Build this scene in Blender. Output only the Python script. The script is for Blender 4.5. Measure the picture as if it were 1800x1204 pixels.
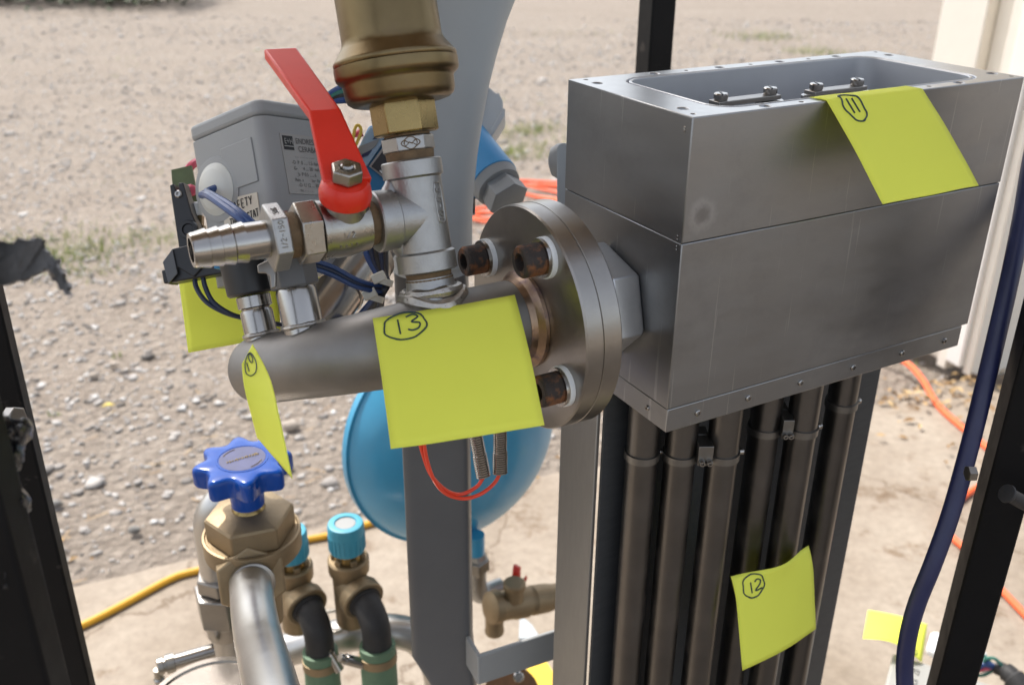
import bpy, bmesh, math, random
import numpy as np
from mathutils import Vector, Matrix

random.seed(7); rng = np.random.default_rng(7)
for o in list(bpy.data.objects): bpy.data.objects.remove(o)
S = bpy.context.scene
COL = S.collection
R = math.radians
V = Vector

# ------------------------------------------------------------------ camera
FPX, PITCH, ROLL, CAMH = 1700.0, R(25.2), R(0.5), 1.1
cf = V((0, math.cos(PITCH), -math.sin(PITCH)))
cu0 = V((0, math.sin(PITCH), math.cos(PITCH))); cr0 = V((1, 0, 0))
cr = cr0 * math.cos(ROLL) + cu0 * math.sin(ROLL)
cu = -cr0 * math.sin(ROLL) + cu0 * math.cos(ROLL)
CAM = V((0, 0, CAMH))
cam = bpy.data.cameras.new('camera'); camo = bpy.data.objects.new('camera', cam); COL.objects.link(camo)
camo.matrix_world = Matrix(((cr.x, cu.x, -cf.x, CAM.x), (cr.y, cu.y, -cf.y, CAM.y), (cr.z, cu.z, -cf.z, CAM.z), (0, 0, 0, 1)))
cam.sensor_width = 36; cam.lens = FPX / 1800 * 36; cam.clip_start = .02; cam.clip_end = 500
cam.dof.use_dof = True; cam.dof.focus_distance = .58; cam.dof.aperture_fstop = 10
S.camera = camo

# ------------------------------------------------------------------ world, sun, exposure
SUN_EL, SUN_AZ = R(57), R(-44)            # azimuth clockwise from +Y: in front of the camera, to the left
w = bpy.data.worlds.new('World'); S.world = w; w.use_nodes = True
sk = w.node_tree.nodes.new('ShaderNodeTexSky'); sk.sky_type = 'NISHITA'; sk.sun_disc = False
sk.sun_elevation = SUN_EL; sk.sun_rotation = SUN_AZ; sk.dust_density = 3.0; sk.ozone_density = .6; sk.air_density = 1.0
hz = w.node_tree.nodes.new('ShaderNodeHueSaturation'); hz.inputs['Saturation'].default_value = .45      # milky summer sky
w.node_tree.links.new(sk.outputs[0], hz.inputs['Color']); w.node_tree.links.new(hz.outputs[0], w.node_tree.nodes['Background'].inputs[0])
w.node_tree.nodes['Background'].inputs[1].default_value = .15
sl = bpy.data.lights.new('sun', 'SUN'); sl.energy = 2.3; sl.angle = R(.5); sl.color = (1, .962, .91)
so = bpy.data.objects.new('sun', sl); COL.objects.link(so)
sdir = V((math.sin(SUN_AZ) * math.cos(SUN_EL), math.cos(SUN_AZ) * math.cos(SUN_EL), math.sin(SUN_EL)))
so.rotation_euler = sdir.to_track_quat('Z', 'Y').to_euler(); so.location = sdir * 8
vs = S.view_settings; vs.view_transform = 'Standard'; vs.look = 'None'; vs.exposure = 1.12; vs.gamma = 1; vs.use_curve_mapping = False
S.render.engine = 'CYCLES'; S.render.resolution_x = 1024; S.render.resolution_y = 684

# ------------------------------------------------------------------ helpers: places
def at(px, py, d):
    """real-world point seen at a photo pixel, d metres in front of the lens"""
    return CAM + d * (cf + (px - 900) / FPX * cr - (py - 602) / FPX * cu)
def ground_at(px, py, z=0.0):
    v = cf + (px - 900) / FPX * cr - (py - 602) / FPX * cu
    return CAM + v * ((z - CAMH) / v.z)
def upright_at(px, py, d, z):
    p = at(px, py, d); return V((p.x, p.y, z))

# ------------------------------------------------------------------ helpers: meshes
WORLD = {}
def frame(d, ref=None):
    d = d.normalized()
    if ref is None: ref = V((0, 0, 1)) if abs(d.z) < .9 else V((1, 0, 0))
    x = (ref - d * ref.dot(d)).normalized(); y = d.cross(x)
    return x, y, d
class MB:
    def __init__(s): s.v = []; s.f = []
    def lathe(s, o, d, prof, n=32, ref=None, ph=0.0, cap=True):
        x, y, d = frame(d, ref); rings = []
        for (t, r) in prof:
            c = o + d * t
            if r < 1e-7: rings.append([len(s.v)]); s.v.append(c); continue
            i0 = len(s.v)
            for k in range(n):
                a = 2 * math.pi * k / n + ph
                s.v.append(c + x * (r * math.cos(a)) + y * (r * math.sin(a)))
            rings.append(list(range(i0, i0 + n)))
        for a, b in zip(rings, rings[1:]):
            for k in range(n):
                k2 = (k + 1) % n
                if len(a) == 1 and len(b) == 1: continue
                if len(a) == 1: s.f.append((a[0], b[k2], b[k]))
                elif len(b) == 1: s.f.append((a[k], a[k2], b[0]))
                else: s.f.append((a[k], a[k2], b[k2], b[k]))
        if cap:
            if len(rings[0]) > 1: s.f.append(tuple(reversed(rings[0])))
            if len(rings[-1]) > 1: s.f.append(tuple(rings[-1]))
        return s
    def tube(s, pts, r, n=12, cap=True):
        pts = [V(p) for p in pts]; m = len(pts)
        rs = r if isinstance(r, (list, tuple)) else [r] * m
        tan = [(pts[min(i + 1, m - 1)] - pts[max(i - 1, 0)]).normalized() for i in range(m)]
        x, y, _ = frame(tan[0]); rings = []
        for i in range(m):
            x = (x - tan[i] * x.dot(tan[i])).normalized(); y = tan[i].cross(x)
            i0 = len(s.v)
            for k in range(n):
                a = 2 * math.pi * k / n
                s.v.append(pts[i] + (x * math.cos(a) + y * math.sin(a)) * rs[i])
            rings.append(list(range(i0, i0 + n)))
        for a, b in zip(rings, rings[1:]):
            for k in range(n):
                k2 = (k + 1) % n; s.f.append((a[k], a[k2], b[k2], b[k]))
        if cap: s.f.append(tuple(reversed(rings[0]))); s.f.append(tuple(rings[-1]))
        return s
    def box(s, c, ax, ay, az, hx, hy, hz):
        i = len(s.v); ax, ay, az = ax.normalized(), ay.normalized(), az.normalized()
        if ax.cross(ay).dot(az) < 0: ax = -ax
        for a, b, e in ((-1,-1,-1),(1,-1,-1),(1,1,-1),(-1,1,-1),(-1,-1,1),(1,-1,1),(1,1,1),(-1,1,1)):
            s.v.append(c + ax * (a * hx) + ay * (b * hy) + az * (e * hz))
        for q in ((0,3,2,1),(4,5,6,7),(0,1,5,4),(1,2,6,5),(2,3,7,6),(3,0,4,7)): s.f.append(tuple(i + k for k in q))
        return s
    def prism(s, poly, vec):
        poly = [V(p) for p in poly]; n = len(poly); i = len(s.v)
        nr = V((0, 0, 0))
        for k in range(n): nr += poly[k].cross(poly[(k + 1) % n])
        if nr.dot(vec) > 0: poly = poly[::-1]
        s.v += poly + [p + vec for p in poly]
        s.f.append(tuple(range(i, i + n))); s.f.append(tuple(range(i + 2 * n - 1, i + n - 1, -1)))
        for k in range(n):
            k2 = (k + 1) % n; s.f.append((i + k2, i + k, i + n + k, i + n + k2))
        return s
    def grid(s, fn, nu, nv):
        i = len(s.v)
        for a in range(nu + 1):
            for b in range(nv + 1): s.v.append(fn(a / nu, b / nv))
        for a in range(nu):
            for b in range(nv):
                k = i + a * (nv + 1) + b; s.f.append((k, k + nv + 1, k + nv + 2, k + 1))
        return s
    def rock(s, c, r, squash=.65, seed=0):
        rd = random.Random(seed); bm = bmesh.new(); bmesh.ops.create_icosphere(bm, subdivisions=2, radius=1)
        i = len(s.v); off = V((rd.random() * 9, rd.random() * 9, rd.random() * 9))
        from mathutils import noise
        for v in bm.verts:
            k = 1 + .45 * noise.noise(v.co * 1.3 + off); s.v.append(c + V((v.co.x * r * k, v.co.y * r * .8 * k, v.co.z * r * squash * k)))
        for f in bm.faces: s.f.append(tuple(i + v.index for v in f.verts))
        bm.free(); return s
    def build(s, name, m, parent=None, bevel=0.0, seg=2, angle=35, solid=0.0, smooth=True):
        vs_ = np.array([tuple(p) for p in s.v], dtype=np.float64)
        lo, hi = vs_.min(0), vs_.max(0); org = V(((lo[0] + hi[0]) / 2, (lo[1] + hi[1]) / 2, lo[2]))
        me = bpy.data.meshes.new(name); me.from_pydata([tuple(V(p) - org) for p in s.v], [], s.f); me.update()
        ob = bpy.data.objects.new(name, me); COL.objects.link(ob); ob.location = org; WORLD[ob.name] = org
        me.materials.append(MATS[m] if isinstance(m, str) else m)
        if smooth:
            me.polygons.foreach_set('use_smooth', [True] * len(me.polygons)); me.set_sharp_from_angle(angle=R(angle))
        if solid: q = ob.modifiers.new('solid', 'SOLIDIFY'); q.thickness = solid; q.offset = 0
        if bevel:
            q = ob.modifiers.new('bevel', 'BEVEL'); q.width = bevel; q.segments = seg; q.limit_method = 'ANGLE'; q.angle_limit = R(40)
            q.harden_normals = False
        if parent is not None: adopt(ob, parent)
        return ob
def adopt(ob, parent):
    ob.parent = parent; ob.matrix_parent_inverse = Matrix.Translation(-WORLD[parent.name])
def thing(name, loc, label, cat, group=None):
    e = bpy.data.objects.new(name, None); COL.objects.link(e); e.location = loc; e.empty_display_size = .02
    WORLD[e.name] = V(loc); return tag(e, label, cat, group)
def tag(o, label, cat, group=None):
    o['label'] = label; o['category'] = cat
    if group: o['group'] = group
    return o
def structure(o): o['kind'] = 'structure'; return o
def spline(pts, n=8):
    pts = [V(p) for p in pts]; P = [pts[0] * 2 - pts[1]] + pts + [pts[-1] * 2 - pts[-2]]; out = []
    for i in range(1, len(P) - 2):
        for k in range(n):
            t = k / n; a, b, c, d = P[i - 1], P[i], P[i + 1], P[i + 2]
            out.append(.5 * ((2 * b) + (c - a) * t + (2 * a - 5 * b + 4 * c - d) * t * t + (3 * b - a - 3 * c + d) * t ** 3))
    out.append(pts[-1]); return out
def wire(name, pts, r, m, parent=None, n=8, k=8):
    return MB().tube(spline(pts, k), r, n).build(name, m, parent)
def text(name, body, size, org, xd, yd, m, parent, ext=.0002, align='LEFT', squeeze=1.0):
    cu_ = bpy.data.curves.new(name, 'FONT'); cu_.body = body; cu_.size = size; cu_.extrude = 0; cu_.align_x = align; cu_.resolution_u = 3
    tmp = bpy.data.objects.new('tmp', cu_); COL.objects.link(tmp)
    me = bpy.data.meshes.new_from_object(tmp); COL.objects.unlink(tmp); bpy.data.objects.remove(tmp); bpy.data.curves.remove(cu_)
    xd, yd = xd.normalized(), yd.normalized(); nz = xd.cross(yd).normalized(); b = MB()
    b.v = [org + xd * (v.co.x * squeeze) + yd * v.co.y + nz * ext for v in me.vertices]; b.f = [tuple(p.vertices) for p in me.polygons]
    bpy.data.meshes.remove(me)
    return b.build(name, m, parent, smooth=False)
LET = {'S': [[(.9,.85),(.5,1),(.1,.8),(.3,.55),(.8,.4),(.8,.12),(.4,0),(.05,.15)]], 'A': [[(0,0),(.45,1),(.9,0)],[(.2,.4),(.75,.4)]],
 'F': [[(.1,0),(.1,1),(.8,1)],[(.1,.5),(.65,.55)]], 'E': [[(.8,1),(.1,1),(.1,0),(.8,0)],[(.1,.5),(.65,.5)]], 'T': [[(0,1),(.9,1)],[(.45,1),(.4,0)]],
 'Y': [[(0,1),(.45,.5),(.9,1)],[(.45,.5),(.35,0)]], 'H': [[(.1,0),(.1,1)],[(.8,0),(.8,1)],[(.1,.5),(.8,.5)]], 'R': [[(.1,0),(.1,1),(.7,.95),(.75,.6),(.1,.5),(.85,0)]],
 'M': [[(0,0),(.15,1),(.45,.3),(.8,1),(.95,0)]], 'O': [[(.5,1),(.1,.7),(.1,.25),(.45,0),(.85,.25),(.85,.75),(.5,1)]],
 '1': [[(.45,1),(.5,0)]], '2': [[(.05,.8),(.35,1),(.75,.85),(.65,.5),(.05,.02),(.95,.1)]], '3': [[(.05,.9),(.5,1),(.8,.8),(.35,.55),(.85,.4),(.75,.1),(.35,0),(.05,.1)]],
 '0': [[(.5,1),(.15,.7),(.2,.2),(.5,0),(.85,.3),(.8,.75),(.5,1)]]}
def handwriting(word, x0, y0, w, h, gap, slope=0.0):
    """polylines in sheet units, y growing downwards"""
    out = []
    for i, c in enumerate(word):
        if c == ' ': continue
        for pl in LET[c]: out.append([(x0 + i * (w + gap) + p[0] * w, y0 - p[1] * h + slope * i * (w + gap)) for p in pl])
    return out
def ink(name, fn, strokes, r, m, parent, lift=.0004, side=1):
    b = MB()
    for pl in strokes:
        pts = []
        for (u, v) in pl:
            p = fn(u, v); n = (fn(u + .01, v) - p).cross(fn(u, v + .01) - p).normalized() * side
            pts.append(p - n * lift)
        b.tube(spline(pts, 5) if len(pts) > 2 else pts, r, 6)
    return b.build(name, m, parent)
def ring_stroke(cx, cy, rx, ry, rot=.3, a0=1.9, n=22, over=.25):
    return [(cx + rx * math.cos(a0 + (2 * math.pi + over) * k / n) + .006 * math.sin(k * 1.7), cy + ry * math.sin(a0 + (2 * math.pi + over) * k / n) - rot * .1 * rx * math.cos(a0 + 6.3 * k / n)) for k in range(n + 1)]

# ------------------------------------------------------------------ materials
MATS = {}
def nd(t, k, **kw):
    n = t.nodes.new(k)
    for a, b in kw.items():
        if a in n.inputs.keys(): n.inputs[a].default_value = b
        else: setattr(n, a, b)
    return n
def mat(name, col, rough=.5, metal=0.0, var=.12, scale=40, rvar=.12, bump=.0, bscale=400, stretch=None, spec=.5, coat=0.0, col2=None, c2at=(.5, .7), c2scale=None, trans=0.0, sub=0.0, alpha=1.0):
    m = bpy.data.materials.new(name); m.use_nodes = True; t = m.node_tree; p = t.nodes['Principled BSDF']; L = t.links.new
    tc = nd(t, 'ShaderNodeTexCoord'); mp = nd(t, 'ShaderNodeMapping'); L(tc.outputs['Object'], mp.inputs[0])
    if stretch: mp.inputs['Scale'].default_value = stretch
    n1 = nd(t, 'ShaderNodeTexNoise', Scale=scale, Detail=5.0, Roughness=.6); L(mp.outputs[0], n1.inputs['Vector'])
    mix = nd(t, 'ShaderNodeMix', data_type='RGBA'); L(n1.outputs['Fac'], mix.inputs['Factor'])
    lo = [max(0, c * (1 - 2 * var)) for c in col]; hi = [c * (1 + 2 * var) for c in col]
    mix.inputs[6].default_value = (*lo, 1); mix.inputs[7].default_value = (*hi, 1); out = mix.outputs[2]
    if col2:
        n2 = nd(t, 'ShaderNodeTexNoise', Scale=c2scale or scale * .6, Detail=6.0, Roughness=.65); L(tc.outputs['Object'], n2.inputs['Vector'])
        mr = nd(t, 'ShaderNodeMapRange'); mr.inputs[1].default_value = c2at[0]; mr.inputs[2].default_value = c2at[1]; L(n2.outputs['Fac'], mr.inputs[0])
        m2 = nd(t, 'ShaderNodeMix', data_type='RGBA'); L(mr.outputs[0], m2.inputs['Factor']); L(out, m2.inputs[6]); m2.inputs[7].default_value = (*col2, 1); out = m2.outputs[2]
        if metal > 0:
            ms = nd(t, 'ShaderNodeMath', operation='MULTIPLY_ADD'); L(mr.outputs[0], ms.inputs[0]); ms.inputs[1].default_value = -metal * .8; ms.inputs[2].default_value = metal; L(ms.outputs[0], p.inputs['Metallic'])
    L(out, p.inputs['Base Color'])
    rr = nd(t, 'ShaderNodeMapRange'); rr.inputs[3].default_value = max(.03, rough - rvar); rr.inputs[4].default_value = min(1, rough + rvar)
    n3 = nd(t, 'ShaderNodeTexNoise', Scale=scale * 2.3, Detail=4.0); L(mp.outputs[0], n3.inputs['Vector']); L(n3.outputs['Fac'], rr.inputs[0]); L(rr.outputs[0], p.inputs['Roughness'])
    if not (col2 and metal > 0): p.inputs['Metallic'].default_value = metal
    p.inputs['Specular IOR Level'].default_value = spec; p.inputs['Coat Weight'].default_value = coat; p.inputs['Coat Roughness'].default_value = .15
    p.inputs['Transmission Weight'].default_value = trans; p.inputs['Subsurface Weight'].default_value = sub; p.inputs['Alpha'].default_value = alpha
    if bump:
        nb = nd(t, 'ShaderNodeTexNoise', Scale=bscale, Detail=5.0, Roughness=.6); L(mp.outputs[0], nb.inputs['Vector'])
        bp = nd(t, 'ShaderNodeBump', Strength=bump, Distance=.001); L(nb.outputs['Fac'], bp.inputs['Height']); L(bp.outputs[0], p.inputs['Normal'])
    MATS[name] = m; return m
mat('milled_aluminium', (.315, .32, .326), .40, 1, .07, 9, .11, .06, 200, stretch=(1, 1, 3))
def scratch(m):
    t = m.node_tree; p = t.nodes['Principled BSDF']; L = t.links.new; tc = nd(t, 'ShaderNodeTexCoord'); src = p.inputs['Base Color'].links[0].from_socket
    for rot, sc, th in (((.3, .9, .5), (300, 6, 6), .70), ((1.2, -.4, 2.2), (260, 4, 4), .71), ((.1, .2, 1.1), (420, 9, 9), .72)):
        mp = nd(t, 'ShaderNodeMapping'); mp.inputs['Rotation'].default_value = rot; mp.inputs['Scale'].default_value = sc; L(tc.outputs['Object'], mp.inputs[0])
        n = nd(t, 'ShaderNodeTexNoise', Scale=1.6, Detail=2.0); L(mp.outputs[0], n.inputs['Vector'])
        r = nd(t, 'ShaderNodeMapRange'); r.inputs[1].default_value = th; r.inputs[2].default_value = th + .04; r.inputs[4].default_value = .35; L(n.outputs['Fac'], r.inputs[0])
        mx = nd(t, 'ShaderNodeMix', data_type='RGBA'); L(r.outputs[0], mx.inputs['Factor']); L(src, mx.inputs[6]); mx.inputs[7].default_value = (.62, .62, .63, 1); src = mx.outputs[2]
    sm = nd(t, 'ShaderNodeTexNoise', Scale=16.0, Detail=7.0, Roughness=.7); L(tc.outputs['Object'], sm.inputs['Vector'])       # handling smears
    r = nd(t, 'ShaderNodeMapRange'); r.inputs[1].default_value = .52; r.inputs[2].default_value = .72; r.inputs[4].default_value = .35; L(sm.outputs['Fac'], r.inputs[0])
    mx = nd(t, 'ShaderNodeMix', data_type='RGBA'); L(r.outputs[0], mx.inputs['Factor']); L(src, mx.inputs[6]); mx.inputs[7].default_value = (.20, .20, .205, 1); L(mx.outputs[2], p.inputs['Base Color'])
scratch(MATS['milled_aluminium'])
mat('lit_cavity_aluminium', (.50, .51, .53), .42, .55, .04, 30, .05)  # lighter copy of the block metal, brightness inside the cavity painted in
mat('coupling_aluminium', (.52, .525, .53), .36, .75, .08, 60, .08, .1, 300)
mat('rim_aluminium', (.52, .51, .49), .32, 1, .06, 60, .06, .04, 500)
mat('machined_steel', (.32, .30, .275), .33, 1, .10, 40, .10, .06, 500)
mat('pipe_steel', (.27, .258, .243), .54, 1, .12, 28, .10, .12, 220, col2=(.30, .25, .21), c2at=(.62, .8), c2scale=18)
mat('polished_steel', (.40, .38, .355), .22, 1, .08, 60, .06, .03, 500)
mat('satin_steel', (.50, .485, .46), .34, 1, .06, 30, .07, .05, 300)
mat('cast_steel', (.38, .375, .362), .42, 1, .06, 90, .08, .25, 900)
mat('nickel', (.37, .35, .315), .30, 1, .10, 60, .10, .15, 500, col2=(.22, .16, .08), c2at=(.60, .75), c2scale=90)
mat('thread_rust', (.16, .105, .055), .75, .3, .3, 150, .1, .6, 500)
mat('weld', (.42, .39, .35), .32, 1, .2, 150, .15, .9, 260)
mat('heat_tint', (.36, .25, .17), .35, 1, .25, 60, .1, .3, 200, col2=(.16, .10, .10), c2at=(.5, .65), c2scale=60)
mat('brass', (.185, .135, .068), .34, 1, .12, 30, .08, .08, 300, col2=(.15, .10, .055), c2at=(.55, .8), c2scale=25)
mat('brass_bright', (.30, .215, .09), .28, 1, .12, 50, .1, .06, 300)
mat('bronze_cast', (.30, .225, .135), .5, .75, .14, 40, .1, .35, 700)
mat('rust_bolt', (.055, .045, .04), .7, .5, .3, 120, .1, .5, 600, col2=(.22, .085, .03), c2at=(.47, .62), c2scale=95)
mat('nylon_white', (.78, .80, .80), .4, 0, .03, 40, .05)
mat('red_enamel', (.66, .028, .012), .34, 0, .06, 50, .1, .05, 150, spec=.35, coat=.1)
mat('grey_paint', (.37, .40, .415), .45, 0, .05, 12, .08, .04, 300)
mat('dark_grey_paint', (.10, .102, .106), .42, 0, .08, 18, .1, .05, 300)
mat('shaded_sheet', (.075, .082, .09), .42, .6, .10, 25, .08, .05, 300, stretch=(3, 3, 12))  # same metal as the side flanges, with its shade painted in
mat('brushed_sheet', (.32, .32, .315), .42, 1, .05, 40, .06, .05, 300, stretch=(6, 6, 1))
mat('disc_steel', (.22, .195, .17), .24, 1, .15, 25, .08, .05, 200)
mat('band_steel', (.24, .23, .215), .42, 1, .1, 60, .08)
mat('tube_steel', (.165, .156, .147), .36, 1, .16, 20, .08, .06, 300, col2=(.14, .095, .06), c2at=(.52, .9), c2scale=14)
mat('black_paint', (.006, .006, .0065), .5, 0, .2, 30, .1, .08, 250, spec=.16, col2=(.035, .03, .027), c2at=(.64, .72), c2scale=38)
mat('black_plastic', (.016, .016, .017), .38, 0, .1, 40, .1, .05, 300)
mat('black_rubber', (.022, .021, .021), .62, 0, .2, 50, .1, .15, 500, col2=(.05, .048, .045), c2at=(.55, .75))
mat('housing_grey', (.31, .315, .31), .48, 0, .04, 30, .06, .08, 900)
mat('housing_light', (.46, .47, .47), .5, 0, .04, 30, .06)
mat('grommet', (.60, .60, .55), .45, 0, .05, 40, .05, sub=.0)
mat('label_silver', (.33, .315, .29), .4, .3, .05, 40, .05)
mat('paper_tape', (.66, .60, .50), .75, 0, .05, 60, .05)
mat('print_black', (.02, .02, .02), .6, 0, .0)
mat('print_grey', (.10, .095, .09), .6, 0, .1)
mat('ink_green', (.015, .045, .05), .55, 0, .1)
mat('wire_blue', (.025, .065, .20), .38, 0, .1, 60)
mat('wire_dark', (.012, .022, .055), .42, 0, .1, 60)
mat('wire_red', (.75, .055, .02), .4, 0, .06, 60)
mat('wire_yellow', (.75, .50, .05), .45, 0, .05)
mat('wire_white', (.7, .68, .62), .5, 0, .05)
mat('wire_green', (.03, .16, .12), .45, 0, .1)
mat('wire_pink', (.70, .10, .16), .45, 0, .05)
mat('zip_tie', (.72, .70, .60), .4, 0, .04)
mat('hose_blue', (.018, .022, .075), .42, 0, .15, 40, .08, .05, 400)
mat('hose_green', (.12, .20, .12), .62, 0, .12, 50, .08, .2, 600)
mat('hose_yellow', (.62, .32, .015), .5, 0, .08, 30)
mat('cord_orange', (.85, .13, .035), .55, 0, .06, 30)
mat('tank_blue', (.045, .30, .50), .36, 0, .11, 9, .08, .03, 120, coat=.25, col2=(.10, .075, .06), c2at=(.70, .74), c2scale=26)
mat('cap_blue', (.06, .33, .45), .42, 0, .06, 30)
mat('knob_blue', (.004, .058, .31), .2, 0, .06, 40, .05, .03, 200, spec=.35, coat=.1)
mat('knob_badge', (.05, .055, .14), .5, 0, .3, 60, .1)
mat('module_blue', (.02, .20, .43), .4, 0, .05)
mat('module_light', (.30, .42, .55), .45, 0, .05)
mat('pcb_green', (.10, .13, .05), .5, 0, .2, 90)
mat('gland_grey', (.26, .27, .275), .5, 0, .06)
mat('tape_grey', (.03, .03, .031), .28, .1, .5, 60, .15, .8, 120)
mat('torn_sheet', (.12, .115, .113), .45, .6, .3, 60, .15, .6, 150, col2=(.16, .08, .05), c2at=(.55, .7))
mat('cream_paint', (.78, .73, .64), .55, 0, .05, 8, .08, .05, 80)
mat('white_paint', (.82, .80, .76), .5, 0, .03, 8, .05, .05, 80)
mat('wood_brown', (.20, .10, .045), .7, 0, .25, 20, .1, .2, 120, stretch=(6, 6, .6))
mat('roof_wood', (.42, .33, .23), .7, 0, .2, 12, .1, .2, 120)
mat('case_grey', (.34, .335, .31), .5, 0, .06, 20)
mat('yellow_signal', (.72, .48, .03), .5, 0, .05)
mat('leaf_dry', (.40, .27, .10), .7, 0, .3, 40)
mat('leaf_yellow', (.70, .55, .10), .6, 0, .1, 60)
mat('rock_grey', (.15, .145, .135), .85, 0, .3, 50, .08, .6, 150)
mat('rock_tan', (.36, .31, .26), .9, 0, .25, 50, .08, .6, 150)
# sticky paper: a little light comes through it
mn = mat('sticky_paper', (.92, .95, .13), .62, 0, .025, 9, .05, .16, 1400, spec=.25)
t = mn.node_tree; p = t.nodes['Principled BSDF']; tr = nd(t, 'ShaderNodeBsdfTranslucent'); tr.inputs[0].default_value = (.90, .94, .10, 1)
ms = nd(t, 'ShaderNodeMixShader'); ms.inputs[0].default_value = .22
t.links.new(p.outputs[0], ms.inputs[1]); t.links.new(tr.outputs[0], ms.inputs[2]); t.links.new(ms.outputs[0], t.nodes['Material Output'].inputs[0])

def ramp(t, src, stops):
    r = nd(t, 'ShaderNodeValToRGB'); e = r.color_ramp.elements
    while len(e) < len(stops): e.new(.5)
    for i, (p_, c) in enumerate(stops): e[i].position = p_; e[i].color = (*c, 1)
    t.links.new(src, r.inputs[0]); return r
def island_mat(name, stops, rough=.85, bump=0.0):
    m = bpy.data.materials.new(name); m.use_nodes = True; t = m.node_tree; p = t.nodes['Principled BSDF']; p.inputs['Roughness'].default_value = rough
    p.inputs['Specular IOR Level'].default_value = .3
    g = nd(t, 'ShaderNodeNewGeometry'); r = ramp(t, g.outputs['Random Per Island'], stops); t.links.new(r.outputs[0], p.inputs['Base Color'])
    MATS[name] = m
island_mat('gravel', [(0, (.15, .137, .125)), (.25, (.28, .258, .238)), (.6, (.38, .355, .33)), (.92, (.44, .42, .40)), (1, (.60, .585, .565))])
island_mat('grass', [(0, (.12, .17, .035)), (.5, (.20, .26, .06)), (.8, (.30, .33, .10)), (1, (.38, .34, .15))], .7)
island_mat('litter', [(0, (.22, .13, .06)), (.5, (.38, .25, .12)), (1, (.52, .38, .20))], .8)
island_mat('hedge_leaf', [(0, (.02, .03, .012)), (.6, (.04, .06, .02)), (1, (.07, .09, .03))], .6)

def ground_mat():
    m = bpy.data.materials.new('yard_dirt'); m.use_nodes = True; t = m.node_tree; p = t.nodes['Principled BSDF']; L = t.links.new
    tc = nd(t, 'ShaderNodeTexCoord')
    mp = nd(t, 'ShaderNodeMapping'); mp.inputs['Rotation'].default_value = (0, 0, R(-16)); mp.inputs['Scale'].default_value = (.28, 1.7, 1); L(tc.outputs['Object'], mp.inputs[0])
    tracks = nd(t, 'ShaderNodeTexNoise', Scale=1.5, Detail=6.0, Roughness=.65); L(mp.outputs[0], tracks.inputs['Vector'])
    fine = nd(t, 'ShaderNodeTexNoise', Scale=38.0, Detail=7.0, Roughness=.75); L(tc.outputs['Object'], fine.inputs['Vector'])
    peb = nd(t, 'ShaderNodeTexVoronoi', Scale=48.0, Randomness=1.0); L(tc.outputs['Object'], peb.inputs['Vector'])
    a = ramp(t, tracks.outputs['Fac'], [(.35, (.245, .238, .232)), (.44, (.345, .335, .325)), (.51, (.40, .388, .376)), (.57, (.45, .435, .418)), (.66, (.57, .55, .52))])
    hs = nd(t, 'ShaderNodeMix', data_type='RGBA', blend_type='OVERLAY'); hs.inputs['Factor'].default_value = .75
    g = ramp(t, fine.outputs['Fac'], [(.32, (.27, .27, .27)), (.68, (.70, .70, .70))]); L(a.outputs[0], hs.inputs[6]); L(g.outputs[0], hs.inputs[7])
    hs2 = nd(t, 'ShaderNodeMix', data_type='RGBA', blend_type='OVERLAY'); hs2.inputs['Factor'].default_value = .45
    g2 = ramp(t, peb.outputs['Color'], [(.1, (.33, .33, .33)), (.9, (.68, .68, .68))]); L(hs.outputs[2], hs2.inputs[6]); L(g2.outputs[0], hs2.inputs[7])
    # bare damp earth beside the slab edge
    sx = nd(t, 'ShaderNodeSeparateXYZ'); L(tc.outputs['Object'], sx.inputs[0])
    ln = nd(t, 'ShaderNodeMath', operation='MULTIPLY_ADD'); L(sx.outputs[0], ln.inputs[0]); ln.inputs[1].default_value = -.43; L(sx.outputs[1], ln.inputs[2])   # y - .43 x
    big = nd(t, 'ShaderNodeTexNoise', Scale=2.2, Detail=4.0); L(tc.outputs['Object'], big.inputs['Vector'])
    ad = nd(t, 'ShaderNodeMath', operation='MULTIPLY_ADD'); L(big.outputs['Fac'], ad.inputs[0]); ad.inputs[1].default_value = .9; L(ln.outputs[0], ad.inputs[2])
    mr = nd(t, 'ShaderNodeMapRange'); mr.inputs[1].default_value = 2.15; mr.inputs[2].default_value = 3.0; mr.inputs[3].default_value = .9; mr.inputs[4].default_value = 0; L(ad.outputs[0], mr.inputs[0])
    dm = nd(t, 'ShaderNodeMix', data_type='RGBA'); L(mr.outputs[0], dm.inputs['Factor']); L(hs2.outputs[2], dm.inputs[6])
    d2 = ramp(t, fine.outputs['Fac'], [(.3, (.185, .148, .115)), (.7, (.35, .295, .24))]); L(d2.outputs[0], dm.inputs[7]); L(dm.outputs[2], p.inputs['Base Color'])
    p.inputs['Roughness'].default_value = .95; p.inputs['Specular IOR Level'].default_value = .15
    sm = nd(t, 'ShaderNodeMath', operation='ADD'); L(fine.outputs['Fac'], sm.inputs[0]); L(peb.outputs['Distance'], sm.inputs[1])
    bp = nd(t, 'ShaderNodeBump', Strength=.8, Distance=.02); L(sm.outputs[0], bp.inputs['Height']); L(bp.outputs[0], p.inputs['Normal'])
    MATS['yard_dirt'] = m
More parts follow.
